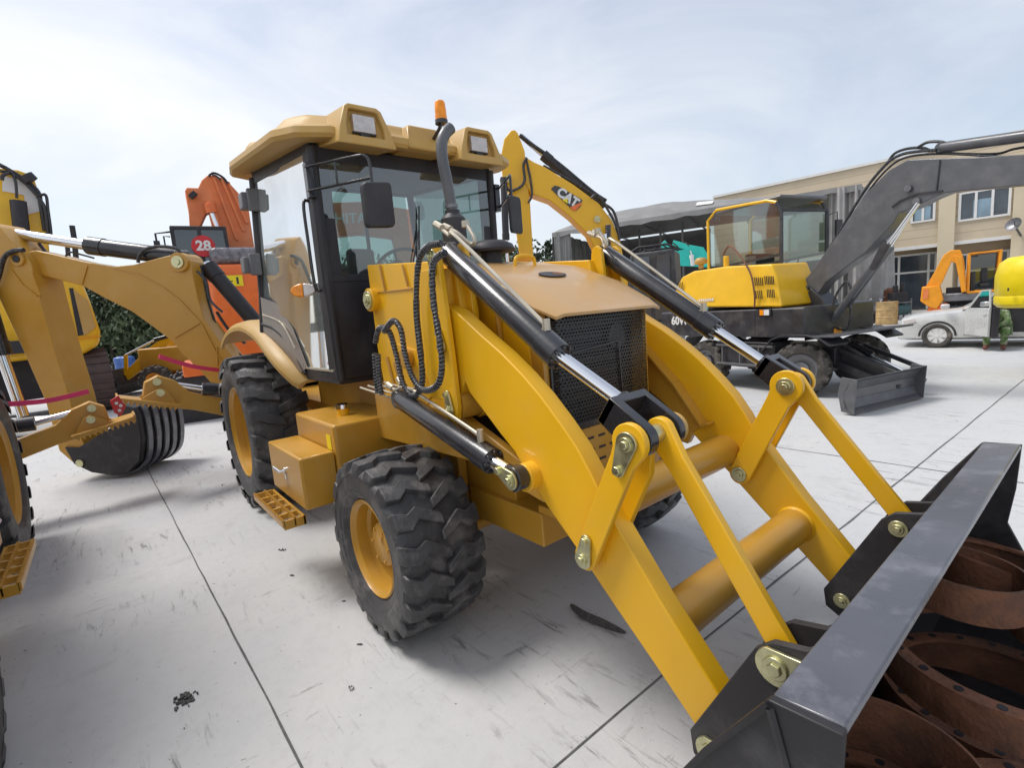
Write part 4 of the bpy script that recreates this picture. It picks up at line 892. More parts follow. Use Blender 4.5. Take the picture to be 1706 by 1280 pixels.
    # stabilisers on both sides
    for s in (-1, 1):
        o = V(-4.30, s*.80, .80); xq = -4.30
        m = MB(); pts = [V(xq, s*.78, .72), V(xq, s*.78, .93), V(xq, s*1.27, 1.14), V(xq, s*1.40, 1.30), V(xq, s*1.55, 1.38), V(xq, s*1.68, 1.32), V(xq, s*1.72, 1.17), V(xq, s*1.66, 1.05), V(xq, s*1.27, .93)]
        m.prism([p_+V(.09, 0, 0) for p_ in pts], (-.18, 0, 0)); st = m.build('stabiliser_arm', 'ochre', T, bevel=.012, origin=o)
        m = MB(); m.prism([V(xq+.12, s*1.42, 1.03), V(xq+.12, s*1.50, 1.21), V(xq+.12, s*1.56, 1.24), V(xq+.12, s*1.63, 1.21), V(xq+.12, s*1.80, 1.12)], (.03, 0, 0)); m.prism([V(xq-.15, s*1.42, 1.03), V(xq-.15, s*1.50, 1.21), V(xq-.15, s*1.56, 1.24), V(xq-.15, s*1.63, 1.21), V(xq-.15, s*1.80, 1.12)], (.03, 0, 0))
        pd0 = V(xq, s*1.40, 1.0); pd1 = V(xq, s*1.95, 1.17); ddv = (pd1-pd0).normalized(); up = V(0, -ddv.z*1, ddv.y)
        if up.z < 0: up = -up
        pl = [pd0+V(.22, 0, 0), pd1+V(.22, 0, 0), pd1+V(-.22, 0, 0), pd0+V(-.22, 0, 0)]
        m.prism(pl, up*.035)
        for k in range(11):
            a = pd0+ddv*(.03+k*.05); 
            for sx in (.22, -.22): m.prism([a+V(sx, 0, 0), a+ddv*.04+V(sx, 0, 0), a+ddv*.02-up*.045+V(sx, 0, 0)], V(-.02 if sx > 0 else .02, 0, 0))
        m.box(xq-.22, xq+.22, min(pd1.y, pd1.y-s*.02), max(pd1.y, pd1.y-s*.02), pd1.z-.03, pd1.z+.05)
        m.build('foot_pad', 'ochre', st, bevel=.004)
        for q in (V(xq+.15, s*1.56, 1.19), V(xq+.10, s*1.57, 1.31)):
            mm = MB(); mm.cyl(q-V(.03, 0, 0), q+V(.02, 0, 0), .04, n=18); mm.cyl(q, q+V(.035, 0, 0), .022, n=6); mm.build('pin', 'zinc', st)
        if s < 0:
            rp = L([(183, 668), (197, 659), (210, 678), (202, 694), (190, 688)], 'x', xq+.26)
            mm = MB(); mm.prism(rp, (-.03, 0, 0)); rf_ = mm.build('reflector', 'red', st, bevel=.006)
            mm = MB()
            for q_ in ((194, 672), (201, 676), (199, 684)): mm.lathe([(0, .006), (.016, .006), (.016, 0)], P(*q_, 'x', xq+.26), (1, 0, 0), 12)
            mm.build('reflector_dot', 'white', rf_)
        cy_ = cylinder(T, V(-4.25, s*.80, 1.10), V(-4.25, s*1.15, 1.16), V(-4.25, s*1.55, 1.30), .07, 'stabiliser_cylinder', 'black', collar=False, org=V(-4.25, s*.80, 1.10))

main = loader()
# second machine of the same kind, parked to the left of the camera
mach2 = copy_tree(main)
mach2.location = main.location+Vector((-0.3, -3.80, 0))
tag(mach2, 'backhoe loader cut by the left edge, only its rear wheel, step and stabiliser foot showing', 'backhoe loader')
for o in mach2.children:
    if o.name.startswith('stabiliser_arm') and o.location.y > 0: o.rotation_euler.x = rad(-7); o.location.z -= .12
    if o.name.startswith('stabiliser_cylinder') and o.location.y > 0: o.rotation_euler.x = rad(-10.3); o.location.z -= .08

# ------------------------------------------------------------------ helpers for the other machines
def face(px, d=0.0):
    r_ = ray(px, 572-0.081*(px-163)); return math.atan2(r_.y, r_.x)-math.pi/2+rad(d)
def loc(F, p):
    d = Vector(p)-F.o; return Vector((d.dot(F.X), d.dot(F.Y), d.z))
def wheel_at(root, c, rz, R, w, rimr, side, mt='rubberdust', mr='steel', kind='front', n=None):
    wh = make_wheel(root, 0, side*w/2, R, w, rimr, side, kind, mt, mr, n); wh.rotation_euler.z = rz; wh.location = Vector(c)-ORG[root]; return wh
def seg_tubes(root, name, F, lst, m='hose'):
    for pts, y, r in lst: MB().tube(smooth_path(F.L(pts, 'y', y), 6), r, 8).build(name, m, root)
def crawler(root, F, x0, x1, y0, y1, h, m='blackmatt'):
    r = h/2; n = 10; prof = []
    for i in range(n+1): a = math.pi/2+math.pi*i/n; prof.append((x0+r+r*math.cos(a), r+r*math.sin(a)))
    for i in range(n+1): a = -math.pi/2+math.pi*i/n; prof.append((x1-r+r*math.cos(a), r+r*math.sin(a)))
    mb = MB(); mb.prism([F.pt(x, y0, z) for x, z in prof], F.pt(0, y1, 0)-F.pt(0, y0, 0))
    # grousers
    per = []; P_ = prof+[prof[0]]
    for a, b in zip(P_, P_[1:]):
        L_ = math.hypot(b[0]-a[0], b[1]-a[1]); k = max(1, int(L_/(.16)))
        for i in range(k): per.append((a[0]+(b[0]-a[0])*i/k, a[1]+(b[1]-a[1])*i/k))
    c = ((x0+x1)/2, r)
    for x, z in per:
        cx = min(max(x, x0+r), x1-r); dx, dz = x-cx, z-r; l = math.hypot(dx, dz) or 1
        q = F.pt(x+dx/l*.02, y0-.01, z+dz/l*.02); q2 = F.pt(x+dx/l*.02, y1+.01, z+dz/l*.02); mb.beam(q, q2, .03, .035)
    return mb.build('crawler_track', m, root)
def arm(root, name, F, pts, y, t, m, bevel=.01):
    mb = MB(); mb.prism(F.L(pts, 'y', y), F.Y*t); return mb.build(name, m, root, bevel=bevel)

# ------------------------------------------------------------------ wheeled excavator, yellow and black
def wheeled_excavator():
    F = Frame(P(1325, 662, 'z', 0), rad(-15))
    T = thing('wheeled_excavator', 'wheeled excavator with yellow engine cover, dark grey boom and black dozer blade, marked 60W', 'excavator', F.pt(-1.2, .9, 0))
    R = .445
    lx = loc(F, P(1209, 632, 'z', 0)).x
    wb = -1.95
    for x in (0, wb):
        st_ = rad(27) if x == 0 else 0
        wheel_at(T, F.pt(x, .14, R), F.rz+st_, R, .26, .25, -1, n=16); wheel_at(T, F.pt(x, 1.66, R), F.rz+st_, R, .26, .25, 1, n=16)
    # undercarriage
    u = MB(); u.box(-2.5, .35, .45, 1.35, .50, .78, F); u.box(-.15, .15, .3, 1.5, .35, .55, F); u.box(wb-.15, wb+.15, .3, 1.5, .35, .55, F)
    u.box(-1.55, -.42, .05, .45, .42, .86, F); u.box(-1.60, -.40, -.02, .50, .86, .885, F)
    un = u.build('undercarriage', 'darkgrey', T, bevel=.01)
    u = MB(); u.box(-1.62, -.40, -.03, .0, .80, .84, F); u.box(-1.62, -.40, -.03, .0, .46, .50, F)
    for x in (-1.5, -1.1, -.7): u.box(x, x+.03, -.02, .0, .5, .8, F)
    u.build('side_rail', 'steel', un)
    for x in (0, wb):
        pts = [(x-.62, .72), (x-.42, .93), (x-.2, 1.0), (x+.2, 1.0), (x+.42, .95), (x+.58, .85)]
        for ya, yb in ((-.04, .42), (1.38, 1.84)):
            u = MB(); vs = []
            for q_ in pts: vs += [F.pt(q_[0], ya, q_[1]), F.pt(q_[0], yb, q_[1]), F.pt(q_[0], yb, q_[1]+.03), F.pt(q_[0], ya, q_[1]+.03)]
            kk = len(pts); u.add(vs, [(4*i+j, 4*i+(j+1) % 4, 4*i+4+(j+1) % 4, 4*i+4+j) for i in range(kk-1) for j in range(4)]+[(0, 1, 2, 3), (4*kk-1, 4*kk-2, 4*kk-3, 4*kk-4)])
            u.build('mudguard', 'darkgrey', un, bevel=.004)
    u = MB(); u.prism([F.pt(.30, -.02, .98), F.pt(.62, -.02, .99), F.pt(.85, .2, 1.03), F.pt(.85, 1.6, 1.03), F.pt(.62, 1.82, .99), F.pt(.30, 1.82, .98)], (0, 0, .03)); u.build('deck', 'charcoal', un, bevel=.004)
    # blade: concave plate with side lips
    q = loc(F, P(1424, 692, 'z', .02)); q2 = loc(F, P(1532, 662, 'z', .02)); bx = (q.x+q2.x)/2; by0, by1 = q.y, q2.y
    pf = [(.10, .02), (.02, .08), (-.02, .2), (-.01, .33), (.06, .45), (.13, .50)]
    u = MB()
    for a, b in zip(pf, pf[1:]):
        u.prism([F.pt(bx+a[0]-.08, by0, a[1]), F.pt(bx+b[0]-.08, by0, b[1]), F.pt(bx+b[0]-.08, by1, b[1]), F.pt(bx+a[0]-.08, by1, a[1])], F.X*-.03)
    for y in (by0, by1-.02): u.prism([F.pt(bx+.02, y, .02), F.pt(bx+.05, y, .50), F.pt(bx-.15, y, .52), F.pt(bx-.2, y, .3), F.pt(bx-.15, y, .04)], F.Y*.02)
    bl_ = u.build('dozer_blade', 'charcoal', T, bevel=.004)
    u = MB()
    for y in (.55, 1.2): u.beam(F.pt(.2, y, .55), F.pt(bx-.1, y, .20), .09, .12); u.beam(F.pt(.2, y, .80), F.pt(bx-.12, y, .42), .05, .06)
    u.prism([F.pt(.3, .60, .35), F.pt(bx-.1, .6, .1), F.pt(bx-.1, .6, .3), F.pt(.3, .6, .85)], F.Y*.03); u.build('blade_linkage', 'darkgrey', bl_)
    cylinder(T, F.pt(.25, .9, .85), F.pt(.65, .9, .62), F.pt(bx-.12, .9, .36), .05, 'blade_cylinder', 'black', collar=False)
    # upper body: lower black skirt with the number
    sk = [(1093, 520), (1093, 555), (1100, 568), (1340, 568), (1356, 545), (1340, 512), (1305, 508), (1300, 516), (1096, 512)]
    ys = -.02
    lo = [loc(F, F.P(a, b, 'y', ys)) for a, b in [(1096, 514), (1096, 556), (1340, 568), (1342, 512), (1240, 516)]]
    z0 = .5*(lo[1].z+lo[2].z); xr_, xf_ = lo[0].x, lo[2].x; z1 = lo[4].z
    u = MB()
    pl = [(xr_+.10, ys+.0), (xf_, ys), (xf_, 1.75), (xr_+.2, 1.75), (xr_-.30, 1.4), (xr_-.40, .9), (xr_-.30, .35)]
    u.prism([F.pt(x, y, z0) for x, y in pl], (0, 0, z1-z0)); bd = u.build('upper_body', 'darkgrey', T, bevel=.03, seg=3)
    u = MB(); c0 = loc(F, F.P(1258, 540, 'y', ys)); u.box(c0.x-.008, c0.x, ys-.004, ys+.01, z0+.03, z1-.02, F)
    c0 = loc(F, F.P(1140, 540, 'y', ys)); u.box(c0.x-.9, c0.x-.892, ys-.004, ys+.01, z0+.03, z1-.02, F); u.build('panel_gap', 'blackmatt', bd)
    tp = F.P(1132, 535, 'y', ys-.006); text('number_marking', '60W', .23, tp, F.X, (0, 0, 1), 'white', bd, .003, bold=.008)
    u = MB(); a = loc(F, F.P(1264, 521, 'y', ys)); b = loc(F, F.P(1290, 512, 'y', ys)); 
    u.box(a.x, a.x+.26, ys-.03, ys, a.z-.06, a.z+.06, F); lb = u.build('side_lamp', 'blackmatt', bd, bevel=.006)
    u = MB(); u.box(a.x+.05, a.x+.12, ys-.04, ys-.03, a.z-.045, a.z+.045, F); u.build('lamp_lens', 'amberglass', lb)
    u = MB(); u.box(a.x+.13, a.x+.23, ys-.04, ys-.03, a.z-.045, a.z+.045, F); u.build('lamp_lens', 'white', lb)
    # yellow engine cover
    h = [(1126, 512), (1124, 486), (1131, 462), (1150, 452), (1205, 444), (1280, 440), (1288, 462), (1303, 508), (1302, 512)]
    hh = [loc(F, F.P(a, b, 'y', .02)) for a, b in h]
    u = MB(); near = [F.pt(p_.x, .0+(.10 if p_.z > z1+.45 else 0), p_.z if p_.z > z1 else z1) for p_ in hh]
    far_ = [F.pt(p_.x+(.05 if i < 3 else 0), 1.0, max(p_.z, z1)+.0) for i, p_ in enumerate(hh)]
    n = len(near); u.add(near+far_, [tuple(range(n)), tuple(range(2*n-1, n-1, -1))]+[(i, i+n, (i+1) % n+n, (i+1) % n) for i in range(n)])
    ec = u.build('engine_cover', 'sun_yellow', T, bevel=.05, seg=4)
    u = MB()
    for (x0, y0_, k, w_) in ((1256, 462, 6, 3.2), (1258, 484, 5, 3.2), (1127, 470, 5, 3.0), (1127, 492, 4, 3.0), (1276, 460, 6, 2.8), (1280, 482, 5, 2.8)):
        for i in range(k):
            a = F.P(x0+i*w_, y0_, 'y', .05 if y0_ < 480 else -.005); b = F.P(x0+i*w_+.5, y0_+14, 'y', .03 if y0_ < 480 else -.005); u.beam(a-F.Y*.03, b-F.Y*.02, .012, .012)
    u.build('vent_louvre', 'blackmatt', ec)
    tp = F.P(1183, 503, 'y', -.008)
    u = MB(); q = F.P(1164, 503, 'y', -.006); q2_ = F.P(1190, 502, 'y', -.006); ln = (q2_-q).length
    for i in range(7): u.prism([q+F.X*(ln*i/7), q+F.X*(ln*i/7+ln*.10), q+F.X*(ln*i/7+ln*.10)+V(0, 0, .05), q+F.X*(ln*i/7)+V(0, 0, .05)], F.Y*-.002)
    u.build('model_marking', 'white', ec)
    a = loc(F, F.P(1210, 442, 'y', .3)); u = MB(); u.cyl(F.pt(a.x, .3, a.z-.03), F.pt(a.x, .3, a.z+.17), .05); u.build('cap_post', 'sun_yellow', ec, bevel=.01)
    a = loc(F, F.P(1168, 445, 'y', .4)); u = MB(); u.cyl(F.pt(a.x, .4, a.z-.03), F.pt(a.x, .4, a.z+.06), .05); u.lathe([(.05, .05), (.11, .06), (.125, .10), (.12, .14), (.08, .18), (0, .19)], F.pt(a.x, .4, a.z), (0, 0, 1), 24)
    u.build('air_precleaner', 'beige', ec)
    # hand rail on the cover
    MB().tube(smooth_path([F.P(1205, 425, 'y', .2), F.P(1215, 410, 'y', .1), F.P(1232, 425, 'y', .0), F.P(1250, 455, 'y', -.06), F.P(1257, 490, 'y', -.06), F.P(1257, 512, 'y', -.04)], 6), .016, 8).build('hand_rail', 'rust', T)
    # cab
    yc = .95; A = loc(F, F.P(1300, 350, 'y', yc)); xc = A.x; B = loc(F, F.P(1376, 356, 'x', xc)); yf = B.y
    side = [(1181, 440), (1181, 368), (1194, 350), (1283, 333), (1294, 337), (1303, 352), (1315, 500), (1290, 508), (1181, 508)]
    sl_ = [loc(F, F.P(a, b, 'y', yc)) for a, b in side]
    xb = sl_[0].x; ztop = sl_[3].z
    c = MB(); c.box(xb, xc+.02, yc, yf, z1-.05, z1+.02, F); c.box(xb, xb+.04, yc, yf, z1, z1+.9, F); cb = c.build('cab', 'darkgrey', T, bevel=.01)
    def tubeF(pts, r, nm, mt, par): return MB().tube([F.pt(*p_) for p_ in pts], r, 8).build(nm, mt, par)
    for y in (yc, yf):
        tubeF([(xb, y, sl_[0].z-.1), (xb, y, sl_[1].z), (sl_[2].x, y, sl_[2].z), (sl_[3].x-.06, y, ztop), (sl_[4].x, y, sl_[4].z+.0)], .032, 'cab_arch', 'sun_yellow', cb)
        tubeF([(sl_[4].x, y, sl_[4].z), (xc+.02, y, A.z-.02), (xc+.02, y, z1)], .035, 'cab_pillar', 'darkgrey', cb)
        tubeF([(xb, y, sl_[0].z-.1), (xb, y, z1)], .032, 'cab_pillar', 'darkgrey', cb)
        zz = loc(F, F.P(1300, 424, 'y', yc)).z
        c = MB(); c.add([F.pt(xb, y, zz-.10), F.pt(xb, y, sl_[1].z), F.pt(sl_[2].x, y, sl_[2].z), F.pt(sl_[3].x, y, ztop-.02), F.pt(xc-.01, y, A.z), F.pt(xc-.01, y, zz)], [(0, 1, 2, 3, 4, 5)]); c.build('side_window', 'glass', cb)
        c = MB(); c.box(xb, xc, y-.015, y+.015, z1, zz-.12, F); c.beam(F.pt(xb, y, zz-.10), F.pt(xc, y, zz), .03, .05); c.build('lower_side_panel', 'darkgrey', cb)
    c = MB(); c.box(xb+.15, xc+.03, yc-.02, yf+.02, ztop-.02, ztop+.05, F); c.build('cab_roof', 'charcoal', cb, bevel=.03)
    c = MB(); c.add([F.pt(xc+.02, yc+.04, z1+.1), F.pt(xc+.02, yf-.04, z1+.1), F.pt(xc+.02, yf-.04, A.z), F.pt(xc+.02, yc+.04, A.z)], [(0, 1, 2, 3)]); c.build('front_window', 'glass', cb)
    c = MB(); zz = loc(F, F.P(1320, 428, 'x', xc)).z
    c.beam(F.pt(xc+.02, yc, A.z), F.pt(xc+.02, yf, A.z), .05, .05); c.beam(F.pt(xc+.02, yc, zz-.35), F.pt(xc+.02, yf, zz-.35), .04, .04); c.build('window_bar', 'blackmatt', cb)
    c = MB(); c.box(xc-.95, xc-.5, yc+.25, yf-.25, z1+.3, z1+.45, F); c.box(xc-1.0, xc-.9, yc+.25, yf-.25, z1+.4, z1+1.05, F); c.build('seat', 'seat', cb, bevel=.03)
    c = MB(); c.box(xc-.9, xc-.75, yc+.15, yc+.28, z1+.5, z1+1.0, F); c.build('seat_cover', 'white', cb, bevel=.02)
    cc = F.pt(xc-.3, (yc+yf)/2, z1+.75); ax = (F.X*-.6+V(0, 0, .8)).normalized(); e1 = F.Y; e2 = ax.cross(e1)
    MB().tube([cc+e1*(.18*math.cos(i*math.pi/10))+e2*(.18*math.sin(i*math.pi/10)) for i in range(21)], .014, 6, cap=False).cyl(cc, cc-ax*.5, .02).build('steering_wheel', 'seat', cb)
    c = MB(); q = F.pt(xc+.15, yf+.12, A.z-.35); c.tube([F.pt(xc, yf, A.z-.1), F.pt(xc+.15, yf+.1, A.z-.05), q], .012, 6); c.prism([q+F.Y*.09+V(0, 0, .15), q-F.Y*.09+V(0, 0, .15), q-F.Y*.09-V(0, 0, .18), q+F.Y*.09-V(0, 0, .18)], F.X*.04); c.box(xc+.1, xc+.2, yf+.03, yf+.22, A.z-.75, A.z-.58, F); c.build('mirror', 'blackmatt', cb, bevel=.01)
    # boom
    yb = .78
    bm = [(1328, 486), (1332, 476), (1350, 455), (1400, 385), (1440, 325), (1480, 284), (1512, 266), (1545, 264), (1620, 262), (1740, 255), (1740, 305), (1600, 318), (1575, 321), (1553, 330), (1522, 346), (1498, 354), (1488, 372), (1440, 422), (1400, 452), (1376, 470), (1362, 490), (1350, 502), (1336, 502)]
    bo = arm(T, 'boom', F, bm, yb, .26, 'charcoal', .01)
    u = MB()
    arc = [(1486, 345), (1500, 334), (1530, 322), (1570, 318)]
    for a, b in zip(arc, arc[1:]): u.beam(F.P(*a, 'y', yb-.01), F.P(*b, 'y', yb-.01), .02, .02)
    u.beam(F.P(1566, 266, 'y', yb-.01), F.P(1560, 318, 'y', yb-.01), .01, .012); u.build('weld_seam', 'darkgrey', bo)
    for q in ((1529, 335), (1515, 314), (1345, 480)): a = F.P(*q, 'y', yb); MB().cyl(a-F.Y*.05, a+F.Y*.3, .045, n=18).build('pin_boss', 'steel', bo)
    def cyl_(a, b, c_, r, y, nm): cylinder(T, F.P(*a, 'y', y), F.P(*b, 'y', y), F.P(*c_, 'y', y), r, nm, 'charcoal', collar=False)
    cyl_((1390, 530), (1478, 410), (1530, 338), .055, yb-.10, 'boom_cylinder'); cyl_((1396, 530), (1484, 410), (1530, 338), .055, yb+.32, 'boom_cylinder')
    cyl_((1568, 246), (1740, 222), (1760, 220), .07, yb+.13, 'arm_cylinder')
    u = MB(); u.prism(F.L([(1470, 400), (1480, 408), (1455, 450), (1448, 447)], 'y', yb-.18), F.Y*.06); u.build('cylinder_guard', 'darkgrey', T)
    # king post
    u = MB(); u.prism(F.L([(1340, 568), (1338, 500), (1350, 480), (1372, 500), (1380, 530), (1385, 560)], 'y', yb-.05), F.Y*.36); kp = u.build('boom_foot_bracket', 'darkgrey', T, bevel=.01)
    u = MB(); q = F.P(1340, 498, 'y', yb-.06); u.box(0, .001, 0, .001, 0, .001, F); u.prism([q, q+F.X*.08, q+F.X*.08+V(0, 0, .05), q+V(0, 0, .05)], F.Y*-.004); u.build('white_sticker', 'white', kp)
    seg_tubes(T, 'hydraulic_hose', F, [
        ([(1347, 470), (1395, 392), (1440, 318), (1476, 274), (1500, 258), (1530, 252), (1560, 250)], yb+.04, .022),
        ([(1352, 470), (1400, 398), (1445, 322), (1480, 280), (1510, 262), (1560, 256), (1620, 258), (1706, 264)], yb+.12, .016),
        ([(1478, 272), (1490, 256), (1510, 248), (1535, 246), (1548, 250)], yb+.2, .02), ([(1528, 246), (1545, 237), (1565, 236), (1580, 240)], yb+.1, .02),
        ([(1395, 520), (1420, 500), (1412, 470), (1400, 480), (1390, 500), (1380, 545)], yb-.1, .018), ([(1388, 545), (1410, 548), (1418, 520), (1410, 500)], yb-.06, .018),
        ([(1560, 252), (1600, 256), (1660, 256), (1690, 248), (1740, 240)], yb+.2, .016)])
    u = MB(); u.cyl(F.P(1392, 546, 'y', yb)-V(0, 0, .1), F.P(1392, 546, 'y', yb)+V(0, 0, .0), .09); u.build('swivel_base', 'amber', T, bevel=.02)
wheeled_excavator()

# ------------------------------------------------------------------ yellow excavator behind the front machine, with a dark logo panel on its boom
def mid_excavator():
    F0 = at(935, 7.6); yaw = math.atan2(CR.y, CR.x)
    F = Frame(F0, yaw)
    T = thing('excavator', 'yellow crawler excavator behind the engine hood, dark logo panel on its raised boom', 'excavator', F.pt(.9, .3, 0))
    bm = [(877, 262), (890, 270), (906, 277), (956, 308), (998, 339), (1020, 368), (1034, 405), (1046, 470), (1046, 520), (1004, 520), (1003, 450), (990, 411), (980, 390), (949, 360), (915, 333), (884, 322), (874, 300)]
    bo = arm(T, 'boom', F, bm, 0, .34, 'yellow', .012)
    st = [(851, 217), (858, 216), (863, 222), (874, 251), (878, 290), (883, 336), (888, 420), (892, 500), (874, 500), (866, 424), (853, 336), (837, 292), (834, 262), (840, 231)]
    so = arm(T, 'stick', F, st, .03, .28, 'yellow', .012)
    # logo panel
    pg = [(918, 315), (924, 309), (932, 311), (970, 333), (967, 344), (959, 351), (953, 349)]
    u = MB(); u.prism(F.L(pg, 'y', -.006), F.Y*-.006); lp = u.build('logo_panel', 'black', bo)
    xd = (F.P(960, 342, 'y', 0)-F.P(925, 318, 'y', 0)).normalized(); yd = F.Y.cross(xd)
    if yd.z < 0: yd = -yd
    ce = F.P(946, 329, 'y', -.014)
    text('brand_lettering', 'CAT', .175, ce, xd, yd, 'white', lp, .003, bold=.008)
    u = MB(); u.prism([ce-yd*.075-xd*.045-F.Y*.006, ce-yd*.075+xd*.045-F.Y*.006, ce-yd*.015-F.Y*.006], F.Y*-.004); u.build('logo_triangle', 'sticker', lp)
    u = MB(); u.prism(F.L([(950, 345), (968, 337), (969, 340), (958, 351), (953, 349)], 'y', -.014), F.Y*-.004); u.build('logo_stripe', 'orange', lp)
    def cyl_(a, b, c_, r, y, nm, m='blackmatt'): cylinder(T, F.P(*a, 'y', y), F.P(*b, 'y', y), F.P(*c_, 'y', y), r, nm, m, collar=False)
    cyl_((1000, 340), (905, 258), (868, 226), .075, .42, 'stick_cylinder'); cyl_((839, 300), (843, 400), (846, 440), .05, -.06, 'bucket_cylinder')
    cyl_((1020, 520), (1012, 440), (1008, 390), .06, -.12, 'boom_cylinder')
    seg_tubes(T, 'hydraulic_hose', F, [([(866, 225), (885, 240), (930, 272), (985, 318), (1010, 335)], .38, .03), ([(878, 263), (872, 275), (874, 300), (866, 312), (850, 318), (842, 308)], -.04, .02),
        ([(876, 262), (884, 300), (886, 325), (880, 338)], -.02, .016), ([(905, 276), (950, 300), (985, 322), (1005, 338), (1022, 352), (1030, 378)], .1, .02), ([(985, 330), (995, 325), (1010, 345), (1026, 375), (1032, 400)], -.05, .018)])
    u = MB()
    for i in range(16): q = F.P(1013, 376+i*3.2, 'y', -.10); u.lathe([(.04, -.01), (.05, 0), (.04, .01)], q, (0, 0, 1), 10)
    u.build('hose_spring', 'charcoal', T)
    for q in ((995, 365), (856, 345), (846, 298)): MB().cyl(F.P(*q, 'y', -.03), F.P(*q, 'y', .03), .05).build('pin_boss', 'zinc', bo)
    # body, hidden by the engine hood for the most part
    b = Frame(F.pt(.1, .5, 0), F.rz+.1)
    u = MB(); u.box(-.8, .75, -.45, .9, .75, 1.75, b); u.box(-.8, -.5, -.5, .95, .7, 1.6, b); bd = u.build('upper_body', 'yellow', T, bevel=.06, seg=3)
    crawler(T, b, -.9, .9, -.6, -.2, .62); crawler(T, b, -.9, .9, .6, 1.0, .62)
    u = MB(); q = F.P(880, 500, 'y', .15)
    u.prism(F.L([(850, 440), (866, 425), (885, 430), (890, 470), (870, 480), (852, 470)], 'y', -.1), F.Y*.5); u.build('bucket_linkage', 'amber', T, bevel=.02)
mid_excavator()

# ------------------------------------------------------------------ orange excavators
def cabin(T, F, x0, x1, y0, y1, z0, z1, mf='blackmatt', gl='glass'):
    m = MB(); m.box(x0, x1, y0, y1, z0, z0+.06, F); m.box(x0, x1, y0, y1, z1-.05, z1+.03, F); cb = m.build('cab', mf, T, bevel=.02)
    for y in (y0+.03, y1-.03):
        for x in (x0+.03, (x0+x1)/2, x1-.03): m = MB(); m.beam(F.pt(x, y, z0), F.pt(x, y, z1), .07, .07, F.X); m.build('cab_pillar', mf, cb, bevel=.01)
        m = MB(); m.box(x0, x1, y-.02, y+.02, z0, z0+(z1-z0)*.42, F); m.build('lower_panel', mf, cb)
    m = MB()
    for y in (y0+.02, y1-.02): m.add([F.pt(x0, y, z0+.4), F.pt(x1, y, z0+.4), F.pt(x1, y, z1), F.pt(x0, y, z1)], [(0, 1, 2, 3)])
    for x in (x0+.02, x1-.02): m.add([F.pt(x, y0, z0+.3), F.pt(x, y1, z0+.3), F.pt(x, y1, z1), F.pt(x, y0, z1)], [(0, 1, 2, 3)])
    m.build('cab_glass', gl, cb); return cb
